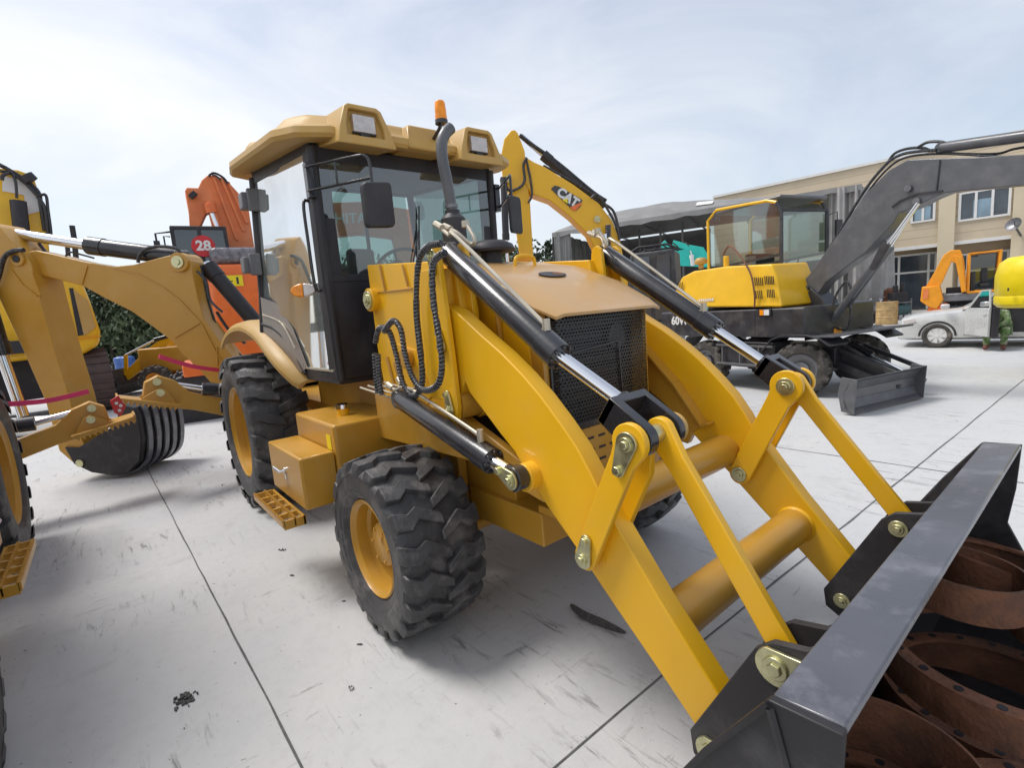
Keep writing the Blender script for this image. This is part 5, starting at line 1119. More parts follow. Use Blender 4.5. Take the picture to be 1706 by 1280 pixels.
def orange28():
    yaw = face(330); F = Frame(at(330, 10.5), yaw)
    T = thing('excavator', 'orange excavator with a red disc reading 28 on its dark cab window', 'excavator', F.pt(.6, .8, 0), 'orange excavators parked behind the loader cab')
    a = loc(F, F.P(282, 378, 'y', 0)); b = loc(F, F.P(386, 440, 'y', 0)); x0, x1 = a.x, b.x; zt = a.z
    cb = cabin(T, F, x0, x1, 0, 1.7, 1.15, zt, 'blackmatt', 'glassdark')
    m = MB(); m.box(x0+.08, x1-.08, .06, .08, zt-1.3, zt-.14, F); m.build('window_blind', 'charcoal', cb)
    c = F.P(339, 410, 'y', -.03); m = MB(); m.lathe([(0, 0), (.215, 0), (.215, .008), (0, .008)], c, -F.Y, 32, smooth=False); ds = m.build('number_disc', 'red', cb)
    text('number', '28', .27, c-F.Y*.014, F.X, (0, 0, 1), 'white', ds, .003, bold=.010)
    m = MB(); m.tube([F.pt(x0, -.02, zt-.1), F.pt(x0-.25, -.1, zt-.15), F.pt(x0-.25, -.1, zt-.9)], .02, 6); m.tube([F.pt(x0-.02, -.05, zt-.2), F.pt(x0-.12, -.1, zt-.2), F.pt(x0-.12, -.1, zt-.8)], .015, 6); m.box(x0-.3, x0-.2, -.2, .0, zt-.7, zt-.3, F); m.build('mirror', 'blackmatt', cb)
    # body
    q = loc(F, F.P(342, 440, 'y', -.4)); r = loc(F, F.P(430, 560, 'y', -.4))
    m = MB(); m.box(q.x, q.x+2.6, -.4, 2.3, 1.05, q.z, F); bd = m.build('engine_housing', 'orange', T, bevel=.10, seg=4)
    m = MB(); e = F.P(383, 468, 'y', -.42); m.prism([e+F.X*-.24+V(0, 0, .11), e+F.X*.24+V(0, 0, .11), e+F.X*.24-V(0, 0, .11), e-F.X*.24-V(0, 0, .11)], -F.Y*.006); sg = m.build('warning_sticker', 'sticker', bd)
    m = MB(); m.prism([e+F.X*.12-F.Y*.01+V(0, 0, -.07), e+F.X*.16-F.Y*.01+V(0, 0, -.07), e+F.X*.16-F.Y*.01+V(0, 0, .07), e+F.X*.12-F.Y*.01+V(0, 0, .07)], -F.Y*.003); m.prism([e-F.X*.12-F.Y*.01+V(0, 0, -.02), e+F.X*.05-F.Y*.01+V(0, 0, -.02), e+F.X*.05-F.Y*.01+V(0, 0, 0), e-F.X*.12-F.Y*.01], -F.Y*.003); m.build('sticker_mark', 'black', sg)
    m = MB(); m.box(q.x+.1, q.x+2.3, -.3, 1.0, q.z, q.z+.36, F); m.build('wrapped_hood', 'plastic', T, bevel=.12, seg=3)
    m = MB(); m.box(x0-.2, x1+1.2, -.2, 2.4, .95, 1.2, F); m.build('platform', 'orange', T, bevel=.03)
    crawler(T, F, x0-.7, x1+2.6, -.1, .5, .95); crawler(T, F, x0-.7, x1+2.6, 1.9, 2.5, .95)
    bm = [(308, 318), (311, 312), (330, 313), (336, 300), (345, 292), (360, 292), (378, 300), (398, 322), (415, 352), (425, 420), (425, 470), (380, 470), (385, 420), (372, 390), (352, 350), (345, 352), (330, 385), (316, 380), (314, 350)]
    bo = arm(T, 'boom', F, bm, 1.0, .5, 'oldorange', .02)
    m = MB()
    for (a_, b_) in (((356, 296), (395, 400)), ((368, 296), (406, 385)), ((380, 303), (412, 372))): m.beam(F.P(*a_, 'y', .97), F.P(*b_, 'y', .97), .05, .05)
    m.cyl(F.P(350, 335, 'y', .9), F.P(366, 400, 'y', .9), .09); m.build('boom_rib', 'oldorange', bo)
    cylinder(T, F.P(350, 345, 'y', .85), F.P(353, 355, 'y', .85), F.P(364, 385, 'y', .85), .10, 'stick_cylinder', 'orange', collar=False)
    seg_tubes(T, 'hydraulic_hose', F, [([(348, 294), (352, 289), (360, 289), (372, 296), (380, 306)], .95, .025), ([(353, 292), (360, 293), (368, 300)], .9, .02)])
    m = MB(); m.tube([F.P(318, 322, 'y', .9), F.P(325, 328, 'y', .9)], .09); m.build('pin_boss', 'blackmatt', bo)
orange28()
def orange_far():
    yaw = face(560); F = Frame(at(560, 13.5), yaw)
    T = thing('excavator', 'orange excavator seen through the loader cab windows, white lettering on its boom', 'excavator', F.pt(.5, .8, 0), 'orange excavators parked behind the loader cab')
    bm = [(500, 345), (520, 338), (600, 336), (690, 350), (700, 385), (690, 440), (665, 440), (655, 395), (600, 388), (560, 392), (540, 400), (528, 470), (505, 470), (510, 395)]
    bo = arm(T, 'boom', F, bm, 0, .5, 'oldorange', .02)
    text('brand_lettering', 'HITACHI', .36, F.P(604, 364, 'y', -.01), F.X, (0, 0, 1), 'white', bo, .003, bold=.006)
    m = MB(); m.box(-1.4, 2.0, .4, 2.6, 1.0, 2.35, F); m.build('upper_body', 'orange', T, bevel=.08, seg=3)
    m = MB(); m.box(-1.6, .2, -.3, 1.2, 1.1, 2.9, F); m.build('cab', 'blackmatt', T, bevel=.06)
    crawler(T, F, -2.0, 2.0, .0, .6, .95); crawler(T, F, -2.0, 2.0, 2.0, 2.6, .95)
orange_far()

M['trackbrown'] = mat('brown_crawler_steel', (0.085, 0.060, 0.052), 0.7, var=0.3, scale=5)
# ------------------------------------------------------------------ big yellow excavator on the left
def left_excavator():
    yaw = face(150, 4); F = Frame(at(90, 12.4), yaw)
    T = thing('excavator', 'big yellow crawler excavator at the left edge behind the slewed digging arm', 'excavator', F.pt(-1, 1, 0))
    def bx(nm, x0p, y0p, x1p, y1p, y, dep, m, par=T, bev=.06):
        a = loc(F, F.P(x0p, y0p, 'y', y)); b = loc(F, F.P(x1p, y1p, 'y', y)); mb = MB(); mb.box(a.x, b.x, y, y+dep, b.z, a.z, F); return mb.build(nm, m, par, bevel=bev)
    a = loc(F, F.P(168, 585, 'y', 0)); z0 = a.z
    m = MB(); pts = [(-60, 445), (105, 450), (138, 470), (152, 505), (168, 552), (166, 575), (140, 590), (-60, 612)]
    m.prism(F.L(pts, 'y', 0), F.Y*2.9); ct = m.build('upper_body', 'sun_yellow', T, bevel=.12, seg=4)
    m = MB(); m.prism(F.L([(115, 480), (122, 480), (134, 520), (140, 558), (130, 560)], 'y', -.02), F.Y*.03); m.build('air_vent', 'blackmatt', ct)
    m = MB(); m.prism(F.L([(122, 482), (146, 500), (160, 545), (140, 560)], 'y', -.03), F.Y*.03); m.build('engine_door', 'beige', ct)
    m = MB(); m.beam(F.P(-40, 585, 'y', -.02), F.P(168, 560, 'y', -.02), .05, .03); m.build('body_seam', 'amber', ct)
    b = loc(F, F.P(173, 582, 'y', .2)); c = loc(F, F.P(204, 695, 'y', -.2))
    G = Frame(F.pt(c.x, -.15, 0), F.rz+math.pi/2)
    crawler(T, G, 0, 4.6, .02, c.x-loc(F, F.P(150, 640, 'y', -.15)).x, b.z, 'trackbrown'); crawler(T, G, 0, 4.6, 2.9, 3.7, b.z, 'trackbrown')
    m = MB(); m.box(c.x-2.9, c.x-.8, 1.0, 3.2, .5, 1.5, F); m.build('undercarriage', 'blackmatt', T)
    bm = [(-60, 250), (0, 280), (30, 283), (55, 292), (64, 318), (74, 345), (80, 390), (84, 440), (60, 450), (48, 420), (20, 420), (-60, 420)]
    bo = arm(T, 'boom', F, bm, .8, .6, 'sun_yellow', .03)
    m = MB(); m.prism(F.L([(4, 292), (34, 300), (62, 330), (66, 352), (44, 358), (40, 325), (4, 318)], 'y', .77), F.Y*.02); m.build('painted_reflection', 'white', bo)  # white sheet stands in for a bright reflection on the boom
    m = MB(); m.tube([F.P(30, 335, 'y', .5), F.P(36, 385, 'y', .5)], .16); m.build('cylinder_bellows', 'blackmatt', T)
    m = MB(); m.cyl(F.P(42, 292, 'y', .6), F.P(52, 302, 'y', .6), .16); m.build('pin_boss', 'blackmatt', bo)
    seg_tubes(T, 'hydraulic_hose', F, [([(0, 285), (20, 290), (45, 308), (62, 325), (76, 325), (80, 350), (85, 390), (80, 392), (74, 345), (62, 328)], .6, .035), ([(0, 276), (12, 280), (25, 300), (28, 330)], .55, .03), ([(3, 300), (5, 292), (16, 288)], .5, .04), ([(-10, 270), (20, 286), (60, 315), (68, 340), (75, 385)], .7, .05)])
    m = MB(); m.tube([F.P(120, 376, 'y', .5), F.P(124, 400, 'y', .5), F.P(128, 445, 'y', .5)], .06); m.tube([F.P(112, 408, 'y', .5), F.P(116, 450, 'y', .5)], .05); m.build('exhaust_pipe', 'blackmatt', T)
    m = MB(); m.box(loc(F, F.P(30, 500, 'y', 0)).x-3, loc(F, F.P(30, 500, 'y', 0)).x, -.3, .0, 1.7, 2.0, F); m.build('step_plate', 'blackmatt', T)
left_excavator()
def roll():
    a = P(-10, 682, 'z', .16); b = P(96, 684, 'z', .16)
    a = at(-20, 10.2, .2); b = at(94, 10.2, .2)
    tag(MB().cyl(a, b, .2, n=28).build('roll', 'white', bevel=.02), 'white roll lying on the ground under the left digging arm', 'roll')
roll()

# ------------------------------------------------------------------ row of small loaders far left
def far_loader(px, D, lab, s=1.0, rz=0.0, arms='yellow'):
    F = Frame(at(px, D), math.atan2(CR.y, CR.x)+rz, s)
    T = thing('wheel_loader', lab, 'wheel loader', F.pt(0, .8, 0), 'small loaders in the row at the far left')
    m = MB(); m.box(-.2, 1.9, .5, 1.9, .7, 1.5, F); m.build('body', 'ochre', T, bevel=.05)
    for x in (.3, 1.5):
        for y in (.3, 2.0): wheel_at(T, F.pt(x, y, .48*s), F.rz, .48*s, .34*s, .24*s, -1, n=14, mr='amber')
    for y in (.65, 1.6):
        m = MB(); m.prism([F.pt(.8, y, 1.75), F.pt(.6, y, 1.85), F.pt(.0, y, 1.45), F.pt(-1.0, y, .55), F.pt(-.9, y, .40), F.pt(.1, y, 1.05)], F.Y*.10); m.build('loader_arm', arms, T, bevel=.01)
        cylinder(T, F.pt(1.0, y, 1.9), F.pt(.3, y, 1.75), F.pt(-.6, y, 1.35), .06, 'tilt_cylinder', 'black', collar=False)
        m = MB(); m.beam(F.pt(-.6, y, 1.35), F.pt(-.7, y, .7), .06, .10); m.build('link_bar', arms, T)
    m = MB(); m.prism([F.pt(-.8, 0, .95), F.pt(-1.6, 0, .6), F.pt(-1.55, 0, .15), F.pt(-.85, 0, .10), F.pt(-.65, 0, .45)], F.Y*2.3); m.build('bucket', 'bucket', T, bevel=.02)
    m = MB(); m.box(.9, 1.9, .7, 1.7, 1.5, 2.5, F); m.build('cab', 'blackmatt', T, bevel=.06)
far_loader(222, 15.5, 'small yellow loader whose dark bucket stands nearest the white roll and crawler track', 1.0, .2)
far_loader(262, 19.0, 'small yellow loader half hidden below the long ochre boom', 1.0, .1)
far_loader(285, 24.0, 'small yellow loader farthest back in the row at far left', 1.0, .1)
for i, (px, D) in enumerate(((196, 27), (206, 27))):
    F = at(px, D); m = MB(); m.lathe([(0, 0), (.34, 0), (.34, .02), (.32, .3), (.34, .32), (.32, .6), (.34, .62), (.34, .9), (.30, .95), (.1, 1.0), (0, 1.0)], F+V(0, 0, 0), (0, 0, 1), 20)
    tag(m.build('barrel', 'blue'), 'blue barrel with pale lid in front of the dark hedge', 'barrel', 'blue barrels by the hedge')

# ------------------------------------------------------------------ canopy tent
M['drape'] = mat('pale_grey_drape', (0.36, 0.35, 0.34), 0.8, var=0.2, scale=1.0, dirt=(0.2, 0.19, 0.18), dirt_amt=0.4, dirt_scale=1.2, bump=0.3, bscale=3)
def tent():
    A = at(1432, 22.5); B = at(930, 29.5); d = (B-A); Ln = d.length; rz = math.atan2(d.y, d.x)
    F = Frame(A, rz)
    if F.Y.dot(A-CP) < 0: F = Frame(B, math.atan2(-d.y, -d.x))
    # local x runs along the open front, y goes back
    flip = (F.o-A).length > .1
    T = thing('canopy_tent', 'long grey tarpaulin storage tent, open in front, with hanging side curtains', 'tent', F.pt(Ln/2, 4, 0))
    xr = Ln if flip else 0.0; xl = 0.0 if flip else Ln
    zr = loc(F, F.P(1400, 314, 'y', 0)).z; zl = loc(F, F.P(925, 389, 'y', 0)).z; ze = (zr+zl)/2
    dep = 7.0; rise = 1.5
    def E(x): return zr+(zl-zr)*(abs(x-xr)/Ln)
    def RS(x):
        t = abs(x-xr)/Ln; kn = [(0, .02), (.2, .42), (.4, .85), (.6, 1.2), (.8, 1.15), (.9, .98), (1, .7)]
        for (a_, b_), (c_, d_) in zip(kn, kn[1:]):
            if t <= c_+1e-6: return b_+(d_-b_)*(t-a_)/(c_-a_)
        return .8
    m = MB(); N = 26; vs = []; rows = 7
    for i in range(N+1):
        x = xr+(xl-xr)*i/N
        for j in range(rows+1):
            t = j/rows; z = E(x)+RS(x)*math.sin(math.pi*min(t*1.0, 1)); vs.append(F.pt(x, -.2+dep*t, z-(.025 if i % 4 == 2 else 0)*math.sin(math.pi*t)))
    m.add(vs, [(i*(rows+1)+j, (i+1)*(rows+1)+j, (i+1)*(rows+1)+j+1, i*(rows+1)+j+1) for i in range(N) for j in range(rows)], True)
    vv = []
    for i in range(N+1):
        x = xr+(xl-xr)*i/N; vv += [F.pt(x, -.22, E(x)+.03), F.pt(x, -.24, E(x)-.22-.05*math.sin(i*2.3))]
    m.add(vv, [(2*i, 2*i+1, 2*i+3, 2*i+2) for i in range(N)])
    rf = m.build('canopy', 'tarp', T, ang=60)
    def curtain(nm, a, b, z0, z1a, z1b, amp, per, mt):
        a = Vector(a); b = Vector(b); n = 60; dd = (b-a); nr = Vector((-dd.y, dd.x, 0)).normalized(); vs = []
        for i in range(n+1):
            t = i/n; o = nr*(amp*math.sin(t*per)+amp*.5*math.sin(t*per*2.7+1)); p_ = a+dd*t
            for j, zz in enumerate((0, .3, .6, .85, 1)): vs.append(p_+o*(1-.4*zz)+nr*.1*math.sin(3*zz+t*5)+V(0, 0, z0+(z1a+(z1b-z1a)*t-z0)*zz))
        mb = MB(); mb.add(vs, [(i*5+j, (i+1)*5+j, (i+1)*5+j+1, i*5+j+1) for i in range(n) for j in range(4)], True); return mb.build(nm, mt, T, ang=80)
    s = 1 if xl > xr else -1
    w1 = abs(loc(F, F.P(1380, 400, 'y', 0)).x-xr)
    curtain('side_curtain', F.pt(xr+s*w1, -.1, 0), F.pt(xr-s*.0, -.1, 0), 0, E(xr), zr, .30, 13, 'drape'); curtain('side_curtain', F.pt(xr, -.1, 0), F.pt(xr-s*1.7, 3.5, 0), 0, zr, zr-.3, .20, 22, 'drape')
    curtain('side_curtain', F.pt(xl, -.1, 0), F.pt(xl-s*1.0, -.1, 0), 0, zl, zl, .12, 14, 'tarp'); curtain('side_curtain', F.pt(xl, -.1, 0), F.pt(xl, dep, 0), 0, zl, zl, .12, 30, 'tarp')
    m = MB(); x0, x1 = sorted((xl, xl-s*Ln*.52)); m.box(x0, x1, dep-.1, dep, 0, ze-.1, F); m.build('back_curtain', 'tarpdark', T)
    for k in range(1, 6):
        x = xl-s*(Ln*k/12+.5); mb = MB(); mb.beam(F.pt(x, 3.0, 0), F.pt(x, 3.0, E(x)), .09, .09); mb.build('pole', 'steel', T)
    for k in range(0, 7):
        x = xl-s*Ln*k/6; mb = MB(); mb.beam(F.pt(x, -.1, E(x)-.1), F.pt(x, dep, E(x)-.1), .07, .09); mb.build('roof_beam', 'steel', T)
    qx = loc(F, F.P(1160, 330, 'y', .8)).x
    def RZ(x, y): return E(x)+RS(x)*math.sin(math.pi*(y+.2)/dep)+.04
    m = MB(); sg = 1 if flip else -1; m.prism([F.pt(qx, .5, RZ(qx, .5)), F.pt(qx+sg*.8, .5, RZ(qx+sg*.8, .5)), F.pt(qx+sg*.8, 1.1, RZ(qx+sg*.8, 1.1)), F.pt(qx, 1.1, RZ(qx, 1.1))], (0, 0, .03)); m.build('repair_patch', 'white', rf)
tent()

# ------------------------------------------------------------------ two-storey building
def building():
    A = at(1230, 33.0); B = at(1706, 23.9); d = B-A; F = Frame(A, math.atan2(d.y, d.x)); LN = d.length*1.7; x0 = -1.5
    bk = 1 if F.Y.dot(A-CP) > 0 else -1
    T = thing('building', 'cream two-storey building with panelled walls and a recessed ground floor', 'building', F.pt(LN/2, 3*bk, 0))
    H = loc(F, F.P(1600, 243, 'y', 0)).z; zf = loc(F, F.P(1600, 403, 'y', 0)).z
    rec = 1.0*bk
    def hb(x0, x1, y0, y1, z0, z1): 
        return (x0, x1, min(y0, y1), max(y0, y1), z0, z1)
    m = MB(); m.box(*hb(x0, LN, 0, 9*bk, zf, H), F); w = m.build('upper_wall', 'cream', T)
    m = MB(); m.box(*hb(x0, LN, -.12*bk, .25*bk, H, H+.14), F); m.build('parapet_cap', 'white', T)
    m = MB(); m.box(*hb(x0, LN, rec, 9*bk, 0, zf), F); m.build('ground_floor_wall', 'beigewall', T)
    def fx(px, y=0): return loc(F, F.P(px, 400, 'y', y)).x
    for px in (1240, 1400, 1576, 1700, 1790):
        x = fx(px); m = MB(); m.box(*hb(x-.32, x+.32, -.18*bk, rec, 0, H-1.1), F); m.build('column', 'beigecol', T)
    m = MB(); m.box(*hb(x0, LN, -.03*bk, .1*bk, zf-.12, zf+.05), F); m.box(*hb(x0, LN, -.05*bk, 0, H-1.25, H-1.12), F); m.build('string_course', 'white', T)
    def rect(p0, p1, y): a = loc(F, F.P(*p0, 'y', y)); b = loc(F, F.P(*p1, 'y', y)); return a.x, b.x, b.z, a.z
    for p0, p1, n in (((1600, 324), (1681, 356), 3), ((1520, 338), (1556, 365), 2), ((1410, 350), (1450, 378), 2), ((1716, 316), (1780, 350), 3)):
        a, b, z0, z1 = rect(p0, p1, 0)
        m = MB(); m.box(*hb(a, b, -.02*bk, .05*bk, z0, z1), F); wn = m.build('window', 'winglass', T)
        m = MB()
        for i in range(n+1): x = a+(b-a)*i/n; m.box(*hb(x-.05, x+.05, -.08*bk, -.02*bk, z0, z1), F)
        m.box(*hb(a-.05, b+.05, -.081*bk, -.02*bk, z0-.08, z0+.02), F); m.box(*hb(a-.05, b+.05, -.081*bk, -.02*bk, z1-.02, z1+.06), F); m.build('frame', 'white', wn)
        m = MB(); x = a+(b-a)*.45; m.box(*hb(x-.3, x+.35, -.03*bk, -.021*bk, z0+.05, z0+(z1-z0)*.7), F); m.build('curtain', 'winblue', wn)
    for p0, p1, n in (((1489, 428), (1556, 519), 4), ((1600, 425), (1690, 515), 4)):
        a, b, z0, z1 = rect(p0, p1, rec); z0 = .05
        m = MB(); m.box(*hb(a, b, rec-.05*bk, rec, z0, z1), F); wn = m.build('shop_window', 'winglass', T)
        m = MB()
        for t in (0, .14, .84, 1): x = a+(b-a)*t; m.box(*hb(x-.05, x+.05, rec-.12*bk, rec-.05*bk, z0, z1), F)
        zz = z0+(z1-z0)*.68; m.box(*hb(a, b, rec-.121*bk, rec-.05*bk, zz-.05, zz+.05), F); m.box(*hb(a, b, rec-.121*bk, rec-.05*bk, z1-.05, z1+.05), F)
        m.build('frame', 'white', wn)
    x = fx(1690); q = loc(F, F.P(1690, 375, 'y', -.8*bk)); dsh = MB(); c = F.pt(q.x, -.8*bk, q.z)
    dsh.lathe([(0, 0), (.2, .03), (.32, .10)], c, (F.Y*-bk+V(0, 0, .5)+F.X*-.6), 20); dsh.tube([c, F.pt(q.x+.3, 0, q.z-.6)], .05, 6); dsh.tube([c, c+(F.Y*-bk*.5+V(0, 0, .2))], .02, 6)
    dsh.build('satellite_dish', 'steel', T)
    m = MB(); xx = fx(1692); m.tube([F.pt(xx+.5, -.3*bk, 0), F.pt(xx+.5, -.3*bk, H)], .08, 8); m.build('downpipe', 'brownpipe', T)
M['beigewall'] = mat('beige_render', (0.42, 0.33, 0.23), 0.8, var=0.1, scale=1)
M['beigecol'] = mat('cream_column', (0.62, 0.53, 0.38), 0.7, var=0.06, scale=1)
M['brownpipe'] = mat('brown_pipe', (0.20, 0.14, 0.11), 0.6)
building()

# ------------------------------------------------------------------ silver car with its front door open
def car():
    base = P(1560, 580, 'z', 0); F = Frame(base, face(1590, -2))
    # local x to the right (towards the rear of the car), y away
    T = thing('parked_car', 'silver saloon car on the right with its front door standing open', 'car', F.pt(1.6, .8, 0))
    def q(px, py, y=0): a = loc(F, F.P(px, py, 'y', y)); return a.x, a.z
    # body lofted along its length: (x, belt height, bottom, half-width)
    secs = [(-.82, .52, .30, .56), (-.80, .64, .22, .68), (-.71, .745, .20, .77), (-.48, .81, .19, .82), (-.1, .86, .19, .85), (.30, .89, .19, .86), (.62, .94, .19, .865), (1.2, .97, .19, .87), (2.0, .98, .19, .87), (2.8, .99, .19, .865), (3.3, 1.0, .20, .84), (3.6, .96, .24, .78), (3.72, .86, .30, .70), (3.74, .55, .34, .66)]
    cy_ = .86; vs = []; K = 14
    for x, zt_, zb_, hw_ in secs:
        prof = [(.80, zb_), (.97, zb_+.06), (1.0, zb_+.22), (1.0, zb_+(zt_-zb_)*.55), (.975, zb_+(zt_-zb_)*.80), (.93, zt_-.035), (.80, zt_), (.4, zt_+.025)]
        for f_, z in prof: vs.append(F.pt(x, cy_-hw_*f_, z))
        for f_, z in prof[::-1]: vs.append(F.pt(x, cy_+hw_*f_, z))
    K = 16; ns = len(secs)
    m = MB(); m.add(vs, [(i*K+j, i*K+(j+1) % K, (i+1)*K+(j+1) % K, (i+1)*K+j) for i in range(ns-1) for j in range(K)]+[tuple(range(K)), tuple((ns-1)*K+j for j in range(K-1, -1, -1))], True)
    bd = m.build('body', 'silver', T, ang=32)
    m = MB()
    for x_ in (.70, 1.78, 2.72): m.beam(F.pt(x_-.2*(x_ < 1), -.014, .30), F.pt(x_+.02, -.006, .90), .012, .012)
    m.build('panel_gap', 'blackmatt', bd)
    gh = [(.45, .90), (.90, 1.17), (1.30, 1.375), (1.75, 1.42), (2.3, 1.40), (2.75, 1.25), (3.15, 1.0)]
    def gi(z): return .09+.20*max(0, (z-.95)/.47)
    G7 = len(gh)
    m = MB(); m.add([F.pt(x, gi(z), z) for x, z in gh]+[F.pt(x, 1.72-gi(z), z) for x, z in gh], [tuple(range(G7)), tuple(range(2*G7-1, G7-1, -1))]+[(i, i+G7, i+1+G7, i+1) for i in range(G7-1)]); m.build('windows', 'glassdark', T)
    m = MB(); 
    for sd_ in (0, 1): m.tube([F.pt(x, gi(z) if not sd_ else 1.72-gi(z), z) for x, z in gh], .035, 8)
    m.beam(F.pt(1.78, .09, .95), F.pt(1.74, .28, 1.42), .07, .04)
    for (x_a, z_a), (x_b, z_b) in zip(gh[2:4], gh[3:5]): m.prism([F.pt(x_a, gi(z_a), z_a), F.pt(x_b, gi(z_b), z_b), F.pt(x_b, 1.72-gi(z_b), z_b), F.pt(x_a, 1.72-gi(z_a), z_a)], (0, 0, .03)); m.build('roof', 'silver', T, bevel=.01)
    for x in (0, 2.6):
        ts = [math.pi*i/16 for i in range(17)]
        a = [F.pt(x+.37*math.cos(t), -.006, .30+.37*math.sin(t)) for t in ts]+[F.pt(x+.325*math.cos(t), -.006, .30+.325*math.sin(t)) for t in ts[::-1]]
        m = MB()
        for i_ in range(16): m.prism([a[i_], a[i_+1], a[32-i_], a[33-i_]], F.Y*.012)
        m.build('wheel_arch', 'blackmatt', bd)
        for y, sd_ in ((.07, -1), (1.6, 1)):
            c = F.pt(x, y, .305); o = F.Y*sd_
            m = MB(); m.lathe([(.19, .06), (.21, .075), (.26, .085), (.295, .06), (.305, .02), (.305, -.09), (.2, -.1)], c, o, 36); ty = m.build('wheel', 'rubberdust', T, origin=c)
            m = MB(); m.lathe([(.19, .07), (.195, .05), (.17, .02), (.0, .02)], c, o, 30)
            e1 = F.X; e2 = V(0, 0, 1)
            for k in range(7):
                t = 2*math.pi*k/7; u_ = e1*math.cos(t)+e2*math.sin(t); w_ = e2*math.cos(t)-e1*math.sin(t)
                m.prism([c+u_*.04-w_*.03, c+u_*.18-w_*.045, c+u_*.18+w_*.045, c+u_*.04+w_*.03], o*.065)
            m.lathe([(.0, .075), (.05, .07), (.055, .03)], c, o, 16); m.build('rim', 'white', ty)
    m = MB(); m.prism([F.pt(-.80, .30, .58), F.pt(-.66, .10, .60), F.pt(-.42, .055, .66), F.pt(-.46, .09, .75), F.pt(-.68, .16, .70), F.pt(-.79, .34, .64)], -F.Y*.03); m.build('headlight', 'lens', T, bevel=.008)
    m = MB(); m.box(-.83, -.78, .35, 1.37, .30, .40, F); m.build('bumper_grille', 'blackmatt', T, bevel=.01)
    # front door swung open towards the camera
    hx = .50; D = Frame(F.pt(hx, -.02, 0), F.rz-rad(66))
    m = MB(); m.prism([D.pt(0, 0, .32), D.pt(.98, 0, .34), D.pt(1.0, 0, .98), D.pt(0, 0, .96)], D.Y*.06); dr = m.build('front_door', 'silver', T, bevel=.015)
    m = MB(); m.prism([D.pt(.02, .065, .34), D.pt(1.03, .065, .33), D.pt(1.05, .065, .99), D.pt(.02, .065, .94)], D.Y*.12); m.build('door_trim', 'blackmatt', dr, bevel=.01)
    m = MB(); m.add([D.pt(.12, .03, .97), D.pt(.97, .03, .98), D.pt(.93, .03, 1.36), D.pt(.62, .03, 1.34)], [(0, 1, 2, 3)]); m.build('door_window', 'glassdark', dr)
    m = MB(); m.tube([D.pt(.10, .03, .97), D.pt(.62, .03, 1.36), D.pt(.95, .03, 1.38), D.pt(.99, .03, .98)], .02, 6); m.build('window_frame', 'silver', dr)
    m = MB(); m.box(.80, .92, -.03, 0, .82, .86, D); m.build('door_handle', 'silver', dr, bevel=.008)
    m = MB(); m.box(.05, .22, -.14, -.02, .96, 1.08, F); m.build('wing_mirror', 'silver', T, bevel=.03)
    m = MB(); m.box(.55, 1.70, -.012, .05, .36, .96, F); m.build('door_opening', 'blackmatt', T)
    return F
CARF = car()
